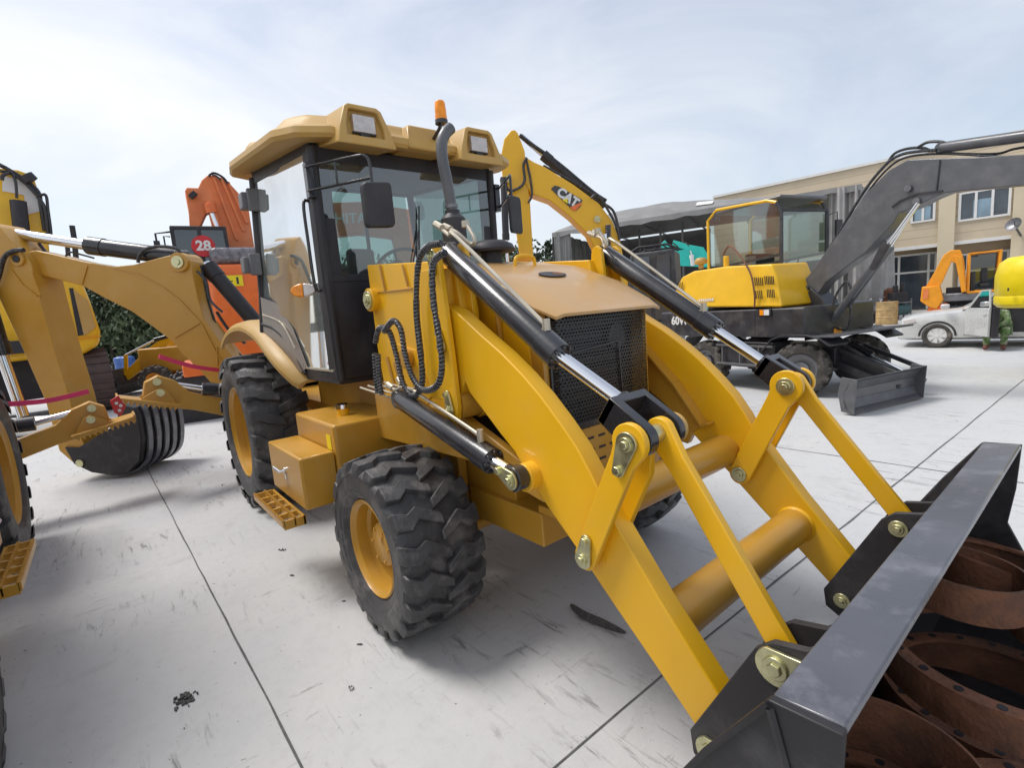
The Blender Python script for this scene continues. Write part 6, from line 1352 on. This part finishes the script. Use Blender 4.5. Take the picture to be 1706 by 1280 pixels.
def person(F):
    # sits sideways on the sill, feet on the ground
    def p(x, y, z): return F.pt(x-.22, y, z)
    root = p(1.38, -.10, .56)
    Zs = .80
    J = [('pel', p(1.38, -.12, .58), .15), ('bel', p(1.34, -.14, .76), .145), ('che', p(1.26, -.18, .94), .155), ('nek', p(1.20, -.24, 1.10), .07), ('hd0', p(1.18, -.28, 1.18), .085), ('hd1', p(1.17, -.30, 1.28), .075),
         ('shl', p(1.08, -.16, 1.02), .075), ('ell', p(1.0, -.32, .82), .055), ('wrl', p(1.02, -.48, .68), .04), ('hnl', p(1.02, -.54, .66), .035),
         ('shr', p(1.42, -.24, 1.02), .075), ('elr', p(1.46, -.38, .80), .055), ('wrr', p(1.30, -.50, .68), .04), ('hnr', p(1.26, -.54, .66), .035),
         ('hpl', p(1.28, -.18, .54), .10), ('knl', p(1.12, -.56, .56), .075), ('anl', p(1.12, -.56, .10), .05), ('tol', p(1.10, -.70, .05), .045),
         ('hpr', p(1.46, -.20, .54), .10), ('knr', p(1.42, -.60, .56), .075), ('anr', p(1.40, -.58, .10), .05), ('tor', p(1.40, -.72, .05), .045)]
    J = [(n_, F.pt(loc(F, q_).x, loc(F, q_).y, loc(F, q_).z*(Zs if n_[:2] not in ('an', 'to') else 1)), r_*1.12) for n_, q_, r_ in J]
    idx = {n: i for i, (n, _, _) in enumerate(J)}
    E_ = [('pel', 'bel'), ('bel', 'che'), ('che', 'nek'), ('nek', 'hd0'), ('hd0', 'hd1'), ('che', 'shl'), ('shl', 'ell'), ('ell', 'wrl'), ('wrl', 'hnl'), ('che', 'shr'), ('shr', 'elr'), ('elr', 'wrr'), ('wrr', 'hnr'),
          ('pel', 'hpl'), ('hpl', 'knl'), ('knl', 'anl'), ('anl', 'tol'), ('pel', 'hpr'), ('hpr', 'knr'), ('knr', 'anr'), ('anr', 'tor')]
    o = root.copy(); o.z = 0
    me = bpy.data.meshes.new('person'); me.from_pydata([q-o for _, q, _ in J], [(idx[a], idx[b]) for a, b in E_], []); me.update()
    ob = bpy.data.objects.new('person', me); COL.objects.link(ob); ob.location = o; ORG[ob] = o
    sk = ob.modifiers.new('skin', 'SKIN')
    if not me.skin_vertices: ob.modifiers.remove(sk); sk = ob.modifiers.new('skin', 'SKIN')
    for i, (_, _, r) in enumerate(J): me.skin_vertices[0].data[i].radius = (r, r)
    me.skin_vertices[0].data[0].use_root = True
    ob.modifiers.new('sub', 'SUBSURF').levels = 2; ob.modifiers['sub'].render_levels = 2
    dg = bpy.context.evaluated_depsgraph_get(); nm = bpy.data.meshes.new_from_object(ob.evaluated_get(dg)); ob.modifiers.clear(); ob.data = nm
    nm.materials.clear(); nm.materials.append(M['camo']); nm.materials.append(M['skin']); nm.materials.append(M['shoe'])
    for f in nm.polygons:
        f.use_smooth = True; c = f.center+o
        if (c-J[4][1]).length < .13 or (c-J[5][1]).length < .12: f.material_index = 1
        for k in (8, 12):
            if (c-J[k+1][1]).length < .06: f.material_index = 1
        if c.z < .14: f.material_index = 2
    tag(ob, 'person in green camouflage clothing sitting in the open door of the silver car', 'person')
    # fingers
    for h, d in ((9, -1), (13, 1)):
        b_ = J[h][1]; m = MB()
        for k in range(4):
            a = b_+F.X*((k-1.5)*.02)
            m.tube([a, a-F.Y*.04-V(0, 0, .01), a-F.Y*(.065+.004*(k % 2))-V(0, 0, .04)], [.010, .009, .007], 6)
        m.tube([b_+F.X*.03*d, b_+F.X*.055*d-F.Y*.03, b_+F.X*.05*d-F.Y*.05], [.011, .010, .008], 6); m.build('fingers', 'skin', ob)
    m = MB(); c = J[5][1]; m.lathe([(0, .06), (.05, .05), (.085, .01), (.095, -.04), (.085, -.08)], c, (0, .15, 1), 18); m.build('hair', 'hair', ob)
person(CARF)

# ------------------------------------------------------------------ lime yellow counterweight on the right
def lime():
    F = Frame(at(1655, 8.2), face(1655)); a = loc(F, F.P(1665, 428, 'y', 0)); b = loc(F, F.P(1665, 515, 'y', 0))
    T = thing('excavator', 'bright lemon yellow rounded excavator body cut by the right edge', 'excavator', F.pt(1.2, .8, 0))
    H = a.z; z0 = b.z; m = MB(); pl = []
    for (x, y) in ((0.02, .5), (.10, .15), (.35, -.05), (1.4, -.1), (2.3, .0), (2.4, 1.5), (.35, 1.6), (.08, 1.2)): pl.append((x, y))
    rings = [(z0, .06), (z0+.06, 0), (z0+.18, 0), (z0+.20, .012), (z0+.22, 0), (H-.30, 0), (H-.10, .05), (H-.02, .16), (H, .40)]
    vs = []; cx, cy = 1.2, .75
    sub = []
    for i in range(len(pl)):
        a_, b_ = pl[i], pl[(i+1) % len(pl)]
        for t in (0, .5): sub.append((a_[0]+(b_[0]-a_[0])*t, a_[1]+(b_[1]-a_[1])*t))
    for z, ins in rings:
        for x, y in sub: vs.append(F.pt(x+(cx-x)*ins*.8, y+(cy-y)*ins*.8, z))
    n = len(sub); k = len(rings)
    m.add(vs, [(i*n+j, i*n+(j+1) % n, (i+1)*n+(j+1) % n, (i+1)*n+j) for i in range(k-1) for j in range(n)]+[tuple(range(n-1, -1, -1)), tuple((k-1)*n+j for j in range(n))], True)
    m.build('counterweight', 'lime', T, ang=50, bevel=.01)
    m = MB(); m.box(1.1, 2.4, .2, 1.3, .62, z0, F); m.build('slew_base', 'blackmatt', T); crawler(T, F, 1.0, 3.2, -.1, .25, .6); crawler(T, F, 1.0, 3.2, 1.2, 1.55, .6)
    m = MB(); q = F.P(1678, 485, 'y', -.02); m.prism([q, q+F.X*.02, q+F.X*.02+V(0, 0, .05), q+V(0, 0, .05)], -F.Y*.06); m.build('slot', 'blackmatt', T)
lime()

# ------------------------------------------------------------------ small orange-yellow excavator near the building
def small_amber():
    D = 18.5; F = Frame(at(1600, D), face(1600))
    T = thing('excavator', 'orange-yellow mini excavator with folded arm and doorless cab by the building', 'excavator', F.pt(.5, .6, 0))
    bm = [(1542, 478), (1556, 455), (1572, 425), (1583, 417), (1600, 416), (1606, 432), (1610, 470), (1602, 475), (1596, 440), (1585, 436), (1570, 470), (1560, 484)]
    arm(T, 'boom', F, bm, .2, .35, 'amber', .02)
    arm(T, 'stick', F, [(1590, 425), (1603, 428), (1610, 485), (1602, 488)], .1, .25, 'amber', .02)
    bk = arm(T, 'bucket', F, [(1533, 502), (1536, 478), (1566, 476), (1572, 500), (1560, 515), (1548, 512)], .0, .6, 'amber', .03)
    m = MB(); m.prism(F.L([(1537, 498), (1539, 482), (1547, 482), (1546, 498)], 'y', -.02), F.Y*.015); m.build('bucket_recess', 'oldorange', bk)
    arm(T, 'dozer_blade', F, [(1548, 510), (1578, 505), (1580, 520), (1544, 520)], .1, 1.0, 'orange', .02)
    a = loc(F, F.P(1615, 424, 'y', .3)); b = loc(F, F.P(1664, 484, 'y', .3)); x0, x1, zt, zb = a.x, b.x, a.z, b.z
    m = MB()
    r = .055
    for y in (.3, 1.3): m.tube([F.pt(x0, y, zb), F.pt(x0, y, zt), F.pt(x1, y, zt+.05), F.pt(x1-.05, y, zb), F.pt(x0, y, zb)], r, 8)
    m.box(x0, x1, .3, 1.3, zt, zt+.06, F); cb = m.build('cab', 'amber', T)
    m = MB(); m.box(x0+.3, x1-.25, .55, 1.05, zb+.15, zb+.3, F); m.box(x0+.35, x1-.3, .9, 1.05, zb+.3, zb+.85, F); m.box(x0+.05, x0+.2, .5, 1.1, zb, zb+.75, F); m.build('seat', 'seat', cb, bevel=.04)
    m = MB(); m.add([F.pt(x0, 1.3, zb), F.pt(x1, 1.3, zb), F.pt(x1, 1.3, zt), F.pt(x0, 1.3, zt)], [(0, 1, 2, 3)]); m.build('rear_window', 'glassdark', cb)
    m = MB(); m.box(x0-1.0, x1+.4, .3, 1.8, .75, zb, F); m.build('body', 'steel', T, bevel=.05)
    m = MB(); q = loc(F, F.P(1576, 482, 'y', .6)); m.box(q.x, q.x+.75, .6, 1.2, .1, q.z+.05, F); m.build('side_box', 'blackmatt', T)
    crawler(T, F, x0-1.1, x1+.3, .2, .6, .6); crawler(T, F, x0-1.1, x1+.3, 1.4, 1.8, .6)
small_amber()

# ------------------------------------------------------------------ machines and vehicles under the tent
def teal():
    F = Frame(at(1150, 23), face(1150)); T = thing('excavator', 'turquoise excavator under the grey tent', 'excavator', F.pt(.6, .6, 0))
    arm(T, 'boom', F, [(1122, 400), (1150, 408), (1172, 412), (1180, 425), (1180, 445), (1124, 442), (1122, 418), (1140, 416), (1120, 408)], 0, .4, 'teal', .02)
    arm(T, 'stick', F, [(1102, 418), (1102, 405), (1108, 400), (1115, 410), (1118, 422)], .0, .4, 'teal', .02)
    m = MB(); m.box(.0, 2.6, .2, 2.0, .8, 2.0, F); m.build('upper_body', 'teal', T, bevel=.08); crawler(T, F, -.4, 2.8, .2, .7, .8); crawler(T, F, -.4, 2.8, 1.5, 2.0, .8)
    cylinder(T, F.P(1154, 440, 'y', -.1), F.P(1152, 425, 'y', -.1), F.P(1150, 418, 'y', -.1), .09, 'boom_cylinder', 'white', collar=False)
teal()
def suv():
    F = Frame(at(1090, 14.0), face(1090, -8)); a = loc(F, F.P(1040, 420, 'y', 0)); b = loc(F, F.P(1130, 470, 'y', 0))
    zt = a.z; x0, x1 = a.x, b.x
    T = thing('parked_car', 'black off-road car with roof rack standing behind the wheeled excavator', 'car', F.pt(0, 1, 0))
    m = MB(); m.prism([F.pt(x0-2.2, 0, .45), F.pt(x1, 0, .45), F.pt(x1, 0, 1.12), F.pt(x0-.4, 0, 1.15), F.pt(x0-2.1, 0, 1.05)], F.Y*1.75); m.build('body', 'darkgrey', T, bevel=.08, seg=3)
    m = MB(); m.prism([F.pt(x0-.3, .08, 1.12), F.pt(x0+.15, .12, zt-.05), F.pt(x1-.1, .12, zt-.05), F.pt(x1, .08, 1.12)], F.Y*1.6); m.build('cabin', 'darkgrey', T, bevel=.06, seg=3)
    m = MB()
    for (u0, u1) in ((.02, .40), (.46, .78)): xx0 = x0+.1+(x1-x0)*u0; xx1 = x0+.1+(x1-x0)*u1; m.prism([F.pt(xx0, .07, 1.2), F.pt(xx1, .07, 1.2), F.pt(xx1, .09, zt-.18), F.pt(xx0+.12, .09, zt-.18)], F.Y*.04)
    m.build('side_windows', 'winglass', T)
    m = MB()
    for y in (.25, 1.5): m.tube([F.pt(x0+.15, y, zt), F.pt(x0+.35, y, zt+.10), F.pt(x1-.3, y, zt+.10), F.pt(x1-.1, y, zt)], .03, 6)
    for k in range(5): x = x0+.4+k*.3; m.tube([F.pt(x, .25, zt+.1), F.pt(x, 1.5, zt+.1)], .02, 6)
    m.build('roof_rack', 'blackmatt', T)
    m = MB(); m.cyl(F.pt(x1, .9, 1.05), F.pt(x1+.2, .9, 1.05), .36, n=28); m.build('spare_wheel', 'blackmatt', T, bevel=.03)
    for x in (x0-1.5, x1-.7):
        for y in (.05, 1.7):
            m = MB(); m.lathe([(.2, .08), (.34, .10), (.38, .05), (.38, -.08), (.2, -.1)], F.pt(x, y, .38), -F.Y, 28); m.lathe([(0, .06), (.2, .06)], F.pt(x, y, .38), -F.Y, 20); m.build('wheel', 'rubber', T)
suv()
def unknown_lime():
    F = Frame(at(1096, 7.4), math.atan2(CR.y, CR.x)); 
    pts = [(1081, 532), (1086, 530), (1100, 538), (1109, 551), (1108, 562), (1092, 560), (1084, 548)]
    m = MB(); m.prism(F.L(pts, 'y', 0), F.Y*.12)
    a = F.P(1095, 560, 'y', 0)
    for px in (1088, 1104): q = F.P(px, 555, 'y', .06); m.tube([q, V(q.x, q.y, 0)], .06, 10)
    tag(m.build('lime_object', 'hivis', bevel=.03), 'unidentified lime green object showing between the radiator grille and the black machine', 'unidentified object')  # stand shape and legs are made up for an unidentified lime object
unknown_lime()

# ------------------------------------------------------------------ odds and ends by the tent
def junk():
    F = Frame(at(1443, 21.0), math.atan2(CR.y, CR.x)); rnd = random.Random(3)
    for k, (px, D, lab) in enumerate(((1430, 21.0, 'scooter parked at the tent corner, left of two'), (1452, 21.6, 'scooter parked beside the tan drum, right of two'))):
        G = Frame(at(px, D), math.atan2(CR.y, CR.x)+.3*k-.2); T = thing('motor_scooter', lab, 'scooter', G.pt(.0, 0, 0), 'scooters by the tent')
        for x in (-.55, .55):
            m = MB(); m.lathe([(.14, .03), (.24, .05), (.27, .02), (.27, -.02), (.24, -.05), (.14, -.03)], G.pt(x, 0, .27), G.Y, 24); m.lathe([(0, .01), (.14, .03)], G.pt(x, 0, .27), G.Y, 16); m.build('wheel', 'rubber', T)
        m = MB(); m.prism([G.pt(-.75, -.12, .55), G.pt(-.2, -.12, .45), G.pt(.15, -.12, .25), G.pt(.3, -.12, .30), G.pt(.5, -.12, .95), G.pt(.42, -.12, .98), G.pt(.15, -.12, .45), G.pt(-.1, -.12, .75), G.pt(-.75, -.12, .78)], G.Y*.24); m.build('body', 'steel' if k else 'white', T, bevel=.03)
        m = MB(); m.prism([G.pt(-.75, -.14, .78), G.pt(.0, -.14, .76), G.pt(-.05, -.14, .86), G.pt(-.7, -.14, .88)], G.Y*.28); m.build('seat', 'seat', T, bevel=.03)
        m = MB(); m.tube([G.pt(.55, 0, .27), G.pt(.42, 0, 1.0)], .03, 8); m.tube([G.pt(.36, -.3, 1.05), G.pt(.42, 0, 1.0), G.pt(.36, .3, 1.05)], .02, 6); m.build('handlebar', 'chrome', T)
    q = at(1479, 20.0); m = MB(); m.lathe([(0, 0), (.36, 0), (.37, .02), (.36, .28), (.38, .30), (.36, .32), (.36, .58), (.38, .60), (.36, .62), (.36, .88), (.37, .90), (0, .90)], q, (0, 0, 1), 28)
    tag(m.build('oil_drum', 'drum'), 'tan oil drum standing in front of the tent corner', 'drum')
    q = at(1486, 22.5); m = MB(); m.lathe([(0, 0), (.3, 0), (.3, 1.0), (.28, 1.3), (.15, 1.4), (0, 1.4)], q, (0, 0, 1), 24); tag(m.build('gas_tank', 'rust'), 'rust red tank behind the tan oil drum', 'tank')
    G = Frame(at(1505, 21.5), math.atan2(CR.y, CR.x)); T = thing('air_compressor', 'dark machine with frame beside the glass shop door', 'compressor', G.pt(0, 0, 0))
    m = MB(); m.cyl(G.pt(-.5, .3, .45), G.pt(.45, .3, .45), .25); m.build('air_tank', 'teal2', T, bevel=.04)
    m = MB(); m.box(-.3, .3, .1, .5, .75, 1.2, G); m.cyl(G.pt(-.1, .3, 1.2), G.pt(-.1, .3, 1.5), .1); m.cyl(G.pt(.2, .3, 1.2), G.pt(.2, .3, 1.6), .07); m.build('motor', 'blackmatt', T, bevel=.02)
    m = MB()
    for x in (-.5, .45): m.beam(G.pt(x, .1, 0), G.pt(x, .1, .9), .05, .05); m.beam(G.pt(x, .5, 0), G.pt(x, .5, .9), .05, .05)
    m.beam(G.pt(-.5, .1, .75), G.pt(.45, .1, .75), .05, .05); m.build('frame', 'steel', T)
M['teal2'] = mat('dark_teal', (0.05, 0.11, 0.11), 0.5)
junk()

# ------------------------------------------------------------------ trees
def tree(p, H, Wd, lab, n=2600, m='leaf', trunk_h=.3, group='trees behind the yard', leaf=.16, seed=1):
    rnd = random.Random(seed); T = thing('tree', lab, 'tree', p, group); p = Vector(p)
    mb = MB(); mb.tube(smooth_path([p, p+V(.05, 0, H*.3), p+V(-.1, .1, H*.6), p+V(0, 0, H*.85)], 3), [H*.028*(1-.08*i) for i in range(10)], 8)
    for k in range(6):
        a = rnd.uniform(0, 6.28); z = H*rnd.uniform(.3, .6); mb.tube([p+V(0, 0, z), p+V(math.cos(a)*Wd*.2, math.sin(a)*Wd*.2, z+H*.12), p+V(math.cos(a)*Wd*.35, math.sin(a)*Wd*.35, z+H*.25)], [H*.012, H*.008, H*.004], 6)
    mb.build('trunk', 'trunk', T)
    cl = []
    for k in range(22):
        a = rnd.uniform(0, 6.28); z = rnd.uniform(trunk_h, .92); rr = Wd*.5*math.sqrt(max(.05, 1-((z-.55)/.5)**2))*rnd.uniform(.35, 1.0)
        cl.append((p+V(math.cos(a)*rr, math.sin(a)*rr, z*H), rnd.uniform(.12, .24)*Wd))
    mb = MB(); vs = []; fs = []
    for i in range(n):
        c, r = rnd.choice(cl); d = Vector((rnd.gauss(0, 1), rnd.gauss(0, 1), rnd.gauss(0, .8))).normalized()*r*rnd.uniform(.5, 1.08)
        q = c+d; a = Vector((rnd.gauss(0, 1), rnd.gauss(0, 1), rnd.gauss(0, 1))).normalized(); b = a.orthogonal().normalized(); s = leaf*rnd.uniform(.6, 1.4)
        k = len(vs); vs += [q-a*s, q+b*s*.5, q+a*s, q-b*s*.5]; fs.append((k, k+1, k+2, k+3))
    mb.add(vs, fs); mb.build('crown', m, T)
k = 0
tl = [(150, 34, 6.2, 6, 0), (185, 32, 5.4, 6, 1), (225, 33, 5.0, 6, 0), (262, 31, 5.2, 6, 1), (300, 33, 5.4, 6, 0), (455, 30, 6.0, 6, 1), (480, 36, 6.5, 6, 0), (640, 38, 6.0, 7, 0), (690, 34, 5.4, 6, 1), (735, 36, 6.0, 7, 0), (780, 33, 5.5, 6, 1), (828, 36, 6.2, 6, 0), (856, 30, 5.0, 4, 1), (898, 38, 6.6, 5, 0), (918, 44, 6.6, 5, 0), (60, 36, 6.0, 7, 1), (110, 37, 6.0, 7, 0), (395, 34, 5.6, 6, 0), (550, 36, 6.0, 7, 1)]
labs = {0: 'dark green tree at the far edge of the yard', 1: 'mid green bushy tree at the far edge of the yard'}
for i, (px, D, H, Wd, kd) in enumerate(tl):
    tree(at(px, D), H, Wd, labs[kd], 3600, 'leaf' if kd == 0 else 'leaf2', .12, leaf=.17, seed=i+5, group='dark trees beyond the yard' if kd == 0 else 'mid green trees beyond the yard')
# overhead wire
for k, dz in enumerate((0, .18)):
    a = at(-300, 40, 7.2+dz); b = at(640, 40, 6.9+dz); mid = (a+b)/2-V(0, 0, .5)
    tag(MB().tube(smooth_path([a, mid, b], 12), .018, 6).build('overhead_wire', 'steel'), 'thin overhead wire crossing the pale sky on the left', 'wire', 'overhead wires')

# ------------------------------------------------------------------ rusty rings in the front bucket
def ring(c, R, wall, h, tilt=(0, 0, 1), fl=0.0, bolts=0, lab=''):
    ax = Vector(tilt).normalized(); m = MB(); c = Vector(c)
    pr = [(R, 0), (R, h), (R-wall, h)]
    if fl: pr = [(R, 0), (R, h), (R-fl, h), (R-fl, h-.014), (R-wall, h-.014), (R-wall, 0), (R, 0)]
    else: pr = [(R, 0), (R, h), (R-wall, h), (R-wall, 0), (R, 0)]
    m.lathe(pr, c, ax, 64, smooth=True); o = m.build('rusty_ring', 'rust', ang=30)
    tag(o, lab, 'steel ring', 'rusty steel rings in the front bucket')
    if bolts:
        b = MB(); a = ax.orthogonal().normalized(); e = ax.cross(a)
        for k in range(bolts):
            q = c+(a*math.cos(2*math.pi*k/bolts)+e*math.sin(2*math.pi*k/bolts))*(R-fl*.5)+ax*(h+.001); b.lathe([(0, .0012), (.013, .0012), (.013, 0)], q, ax, 12)
        b.build('bolt_holes', 'blackmatt', o)
ring((2.45, .27, .37), .38, .012, .13, (0, -.03, 1), fl=.048, bolts=22, lab='largest rusty ring with a bolted flange, lying across the middle of the bucket')
ring((2.27, -.47, .20), .24, .010, .25, (.02, .04, 1), lab='tall plain rusty ring at the near end of the bucket, below the big flanged ring')
ring((2.27, -.47, .12), .215, .012, .14, (.02, .04, 1), fl=.05, bolts=12, lab='low rusty flanged ring standing inside the tall ring at the near end')
ring((2.28, .50, .50), .20, .012, .14, (.05, .04, 1), lab='small plain rusty ring resting on top of the big flanged ring')
ring((2.34, .84, .36), .24, .012, .20, (.10, .18, 1), fl=.05, lab='rusty ring leaning against the far side plate of the bucket')
ring((2.66, .72, .36), .26, .012, .16, (-.04, .05, 1), fl=.04, bolts=18, lab='flanged rusty ring at the open front of the bucket beyond the big one')
ring((2.66, -.36, .14), .30, .012, .20, (.0, .0, 1), fl=.05, bolts=18, lab='low rusty ring on the bucket floor in front of the tall near ring')
ring((2.42, .30, .10), .34, .012, .18, (0, 0, 1), fl=.05, bolts=20, lab='rusty ring lying underneath the largest flanged ring')

# ------------------------------------------------------------------ tie straps, debris
def strap(a, b, lab):
    a = Vector(a); b = Vector(b); m = MB(); mid = (a+b)/2-V(0, 0, .03); p_ = smooth_path([a, mid, b], 5)
    for u_, v_ in zip(p_, p_[1:]): m.beam(u_, v_, .012, .05)
    tag(m.build('strap', 'pink'), lab, 'strap', 'pink straps on the stabilisers')
strap(P(265, 594, 'x', -4.33), BF.P(366, 617, 'y', -.02), 'pink strap running from the raised foot to the ochre boom')
strap(P(10, 674, 'x', -4.33), P(148, 652, 'x', -4.33), 'pink strap stretched above the left stabiliser foot')
def flake(px, py, s, asp, rz, lab, pile=1, seed=0):
    rnd = random.Random(seed); c = P(px, py, 'z', 0); m = MB()
    for k in range(pile):
        o = c+V(rnd.gauss(0, .75), rnd.gauss(0, .55), 0)*s*(.9 if pile > 1 else 0); ss = s*(rnd.uniform(.08, .30) if pile > 1 else 1); a0 = rz+rnd.uniform(-3, 3)*(pile > 1); pts = []
        for i in range(9):
            t = 2*math.pi*i/9; r = ss*rnd.uniform(.7, 1.1); x = r*math.cos(t); y = r*math.sin(t)*asp; pts.append(o+V(x*math.cos(a0)-y*math.sin(a0), x*math.sin(a0)+y*math.cos(a0), .002))
        m.prism(pts, (0, 0, rnd.uniform(.003, .008)+(.008 if pile > 1 and k % 3 == 0 else 0)))
    return tag(m.build('debris', 'crumb'), lab, 'debris', kind='thing')
M['crumb'] = mat('black_crumbs', (0.09, 0.088, 0.085), 0.9, var=0.4, scale=60, bump=.6, bscale=120)
flake(308, 1166, .042, .6, .8, 'crumbly grey pile of dirt on the concrete near the bottom left', 60, 3)
flake(487, 960, .022, .45, .6, 'black rubber flake on the concrete left of the front tyre', 1, 4)
flake(470, 918, .028, .6, .9, 'small grey dirt spot above the black rubber flake', 7, 5)
flake(375, 808, .035, .8, 0, 'small dark lump on the ground left of the rear wheel', 2, 6)
flake(573, 1003, .016, .3, .9, 'thin black chip just left of the front tyre', 1, 7)
flake(310, 1215, .022, .25, 1.0, 'bent black sliver below the crumbly dirt pile', 2, 9)
flake(600, 1075, .02, .35, .8, 'small black chip below the front tyre', 1, 12)
flake(585, 1150, .016, .5, .8, 'scatter of tiny dark crumbs right of the long ground joint', 10, 13)
pp = [P(952, 1012, 'z', 0), P(975, 1030, 'z', 0), P(1010, 1045, 'z', 0), P(1042, 1058, 'z', 0)]; m = MB()
pp = smooth_path(pp, 5); m.tube([q+V(0, 0, .012) for q in pp], [.006+.020*math.sin(math.pi*min(1, (i+1)/len(pp))) for i in range(len(pp))], 7)
tag(m.build('rubber_strip', 'crumb'), 'curved black rubber strip on the ground under the loader arm', 'rubber strip')
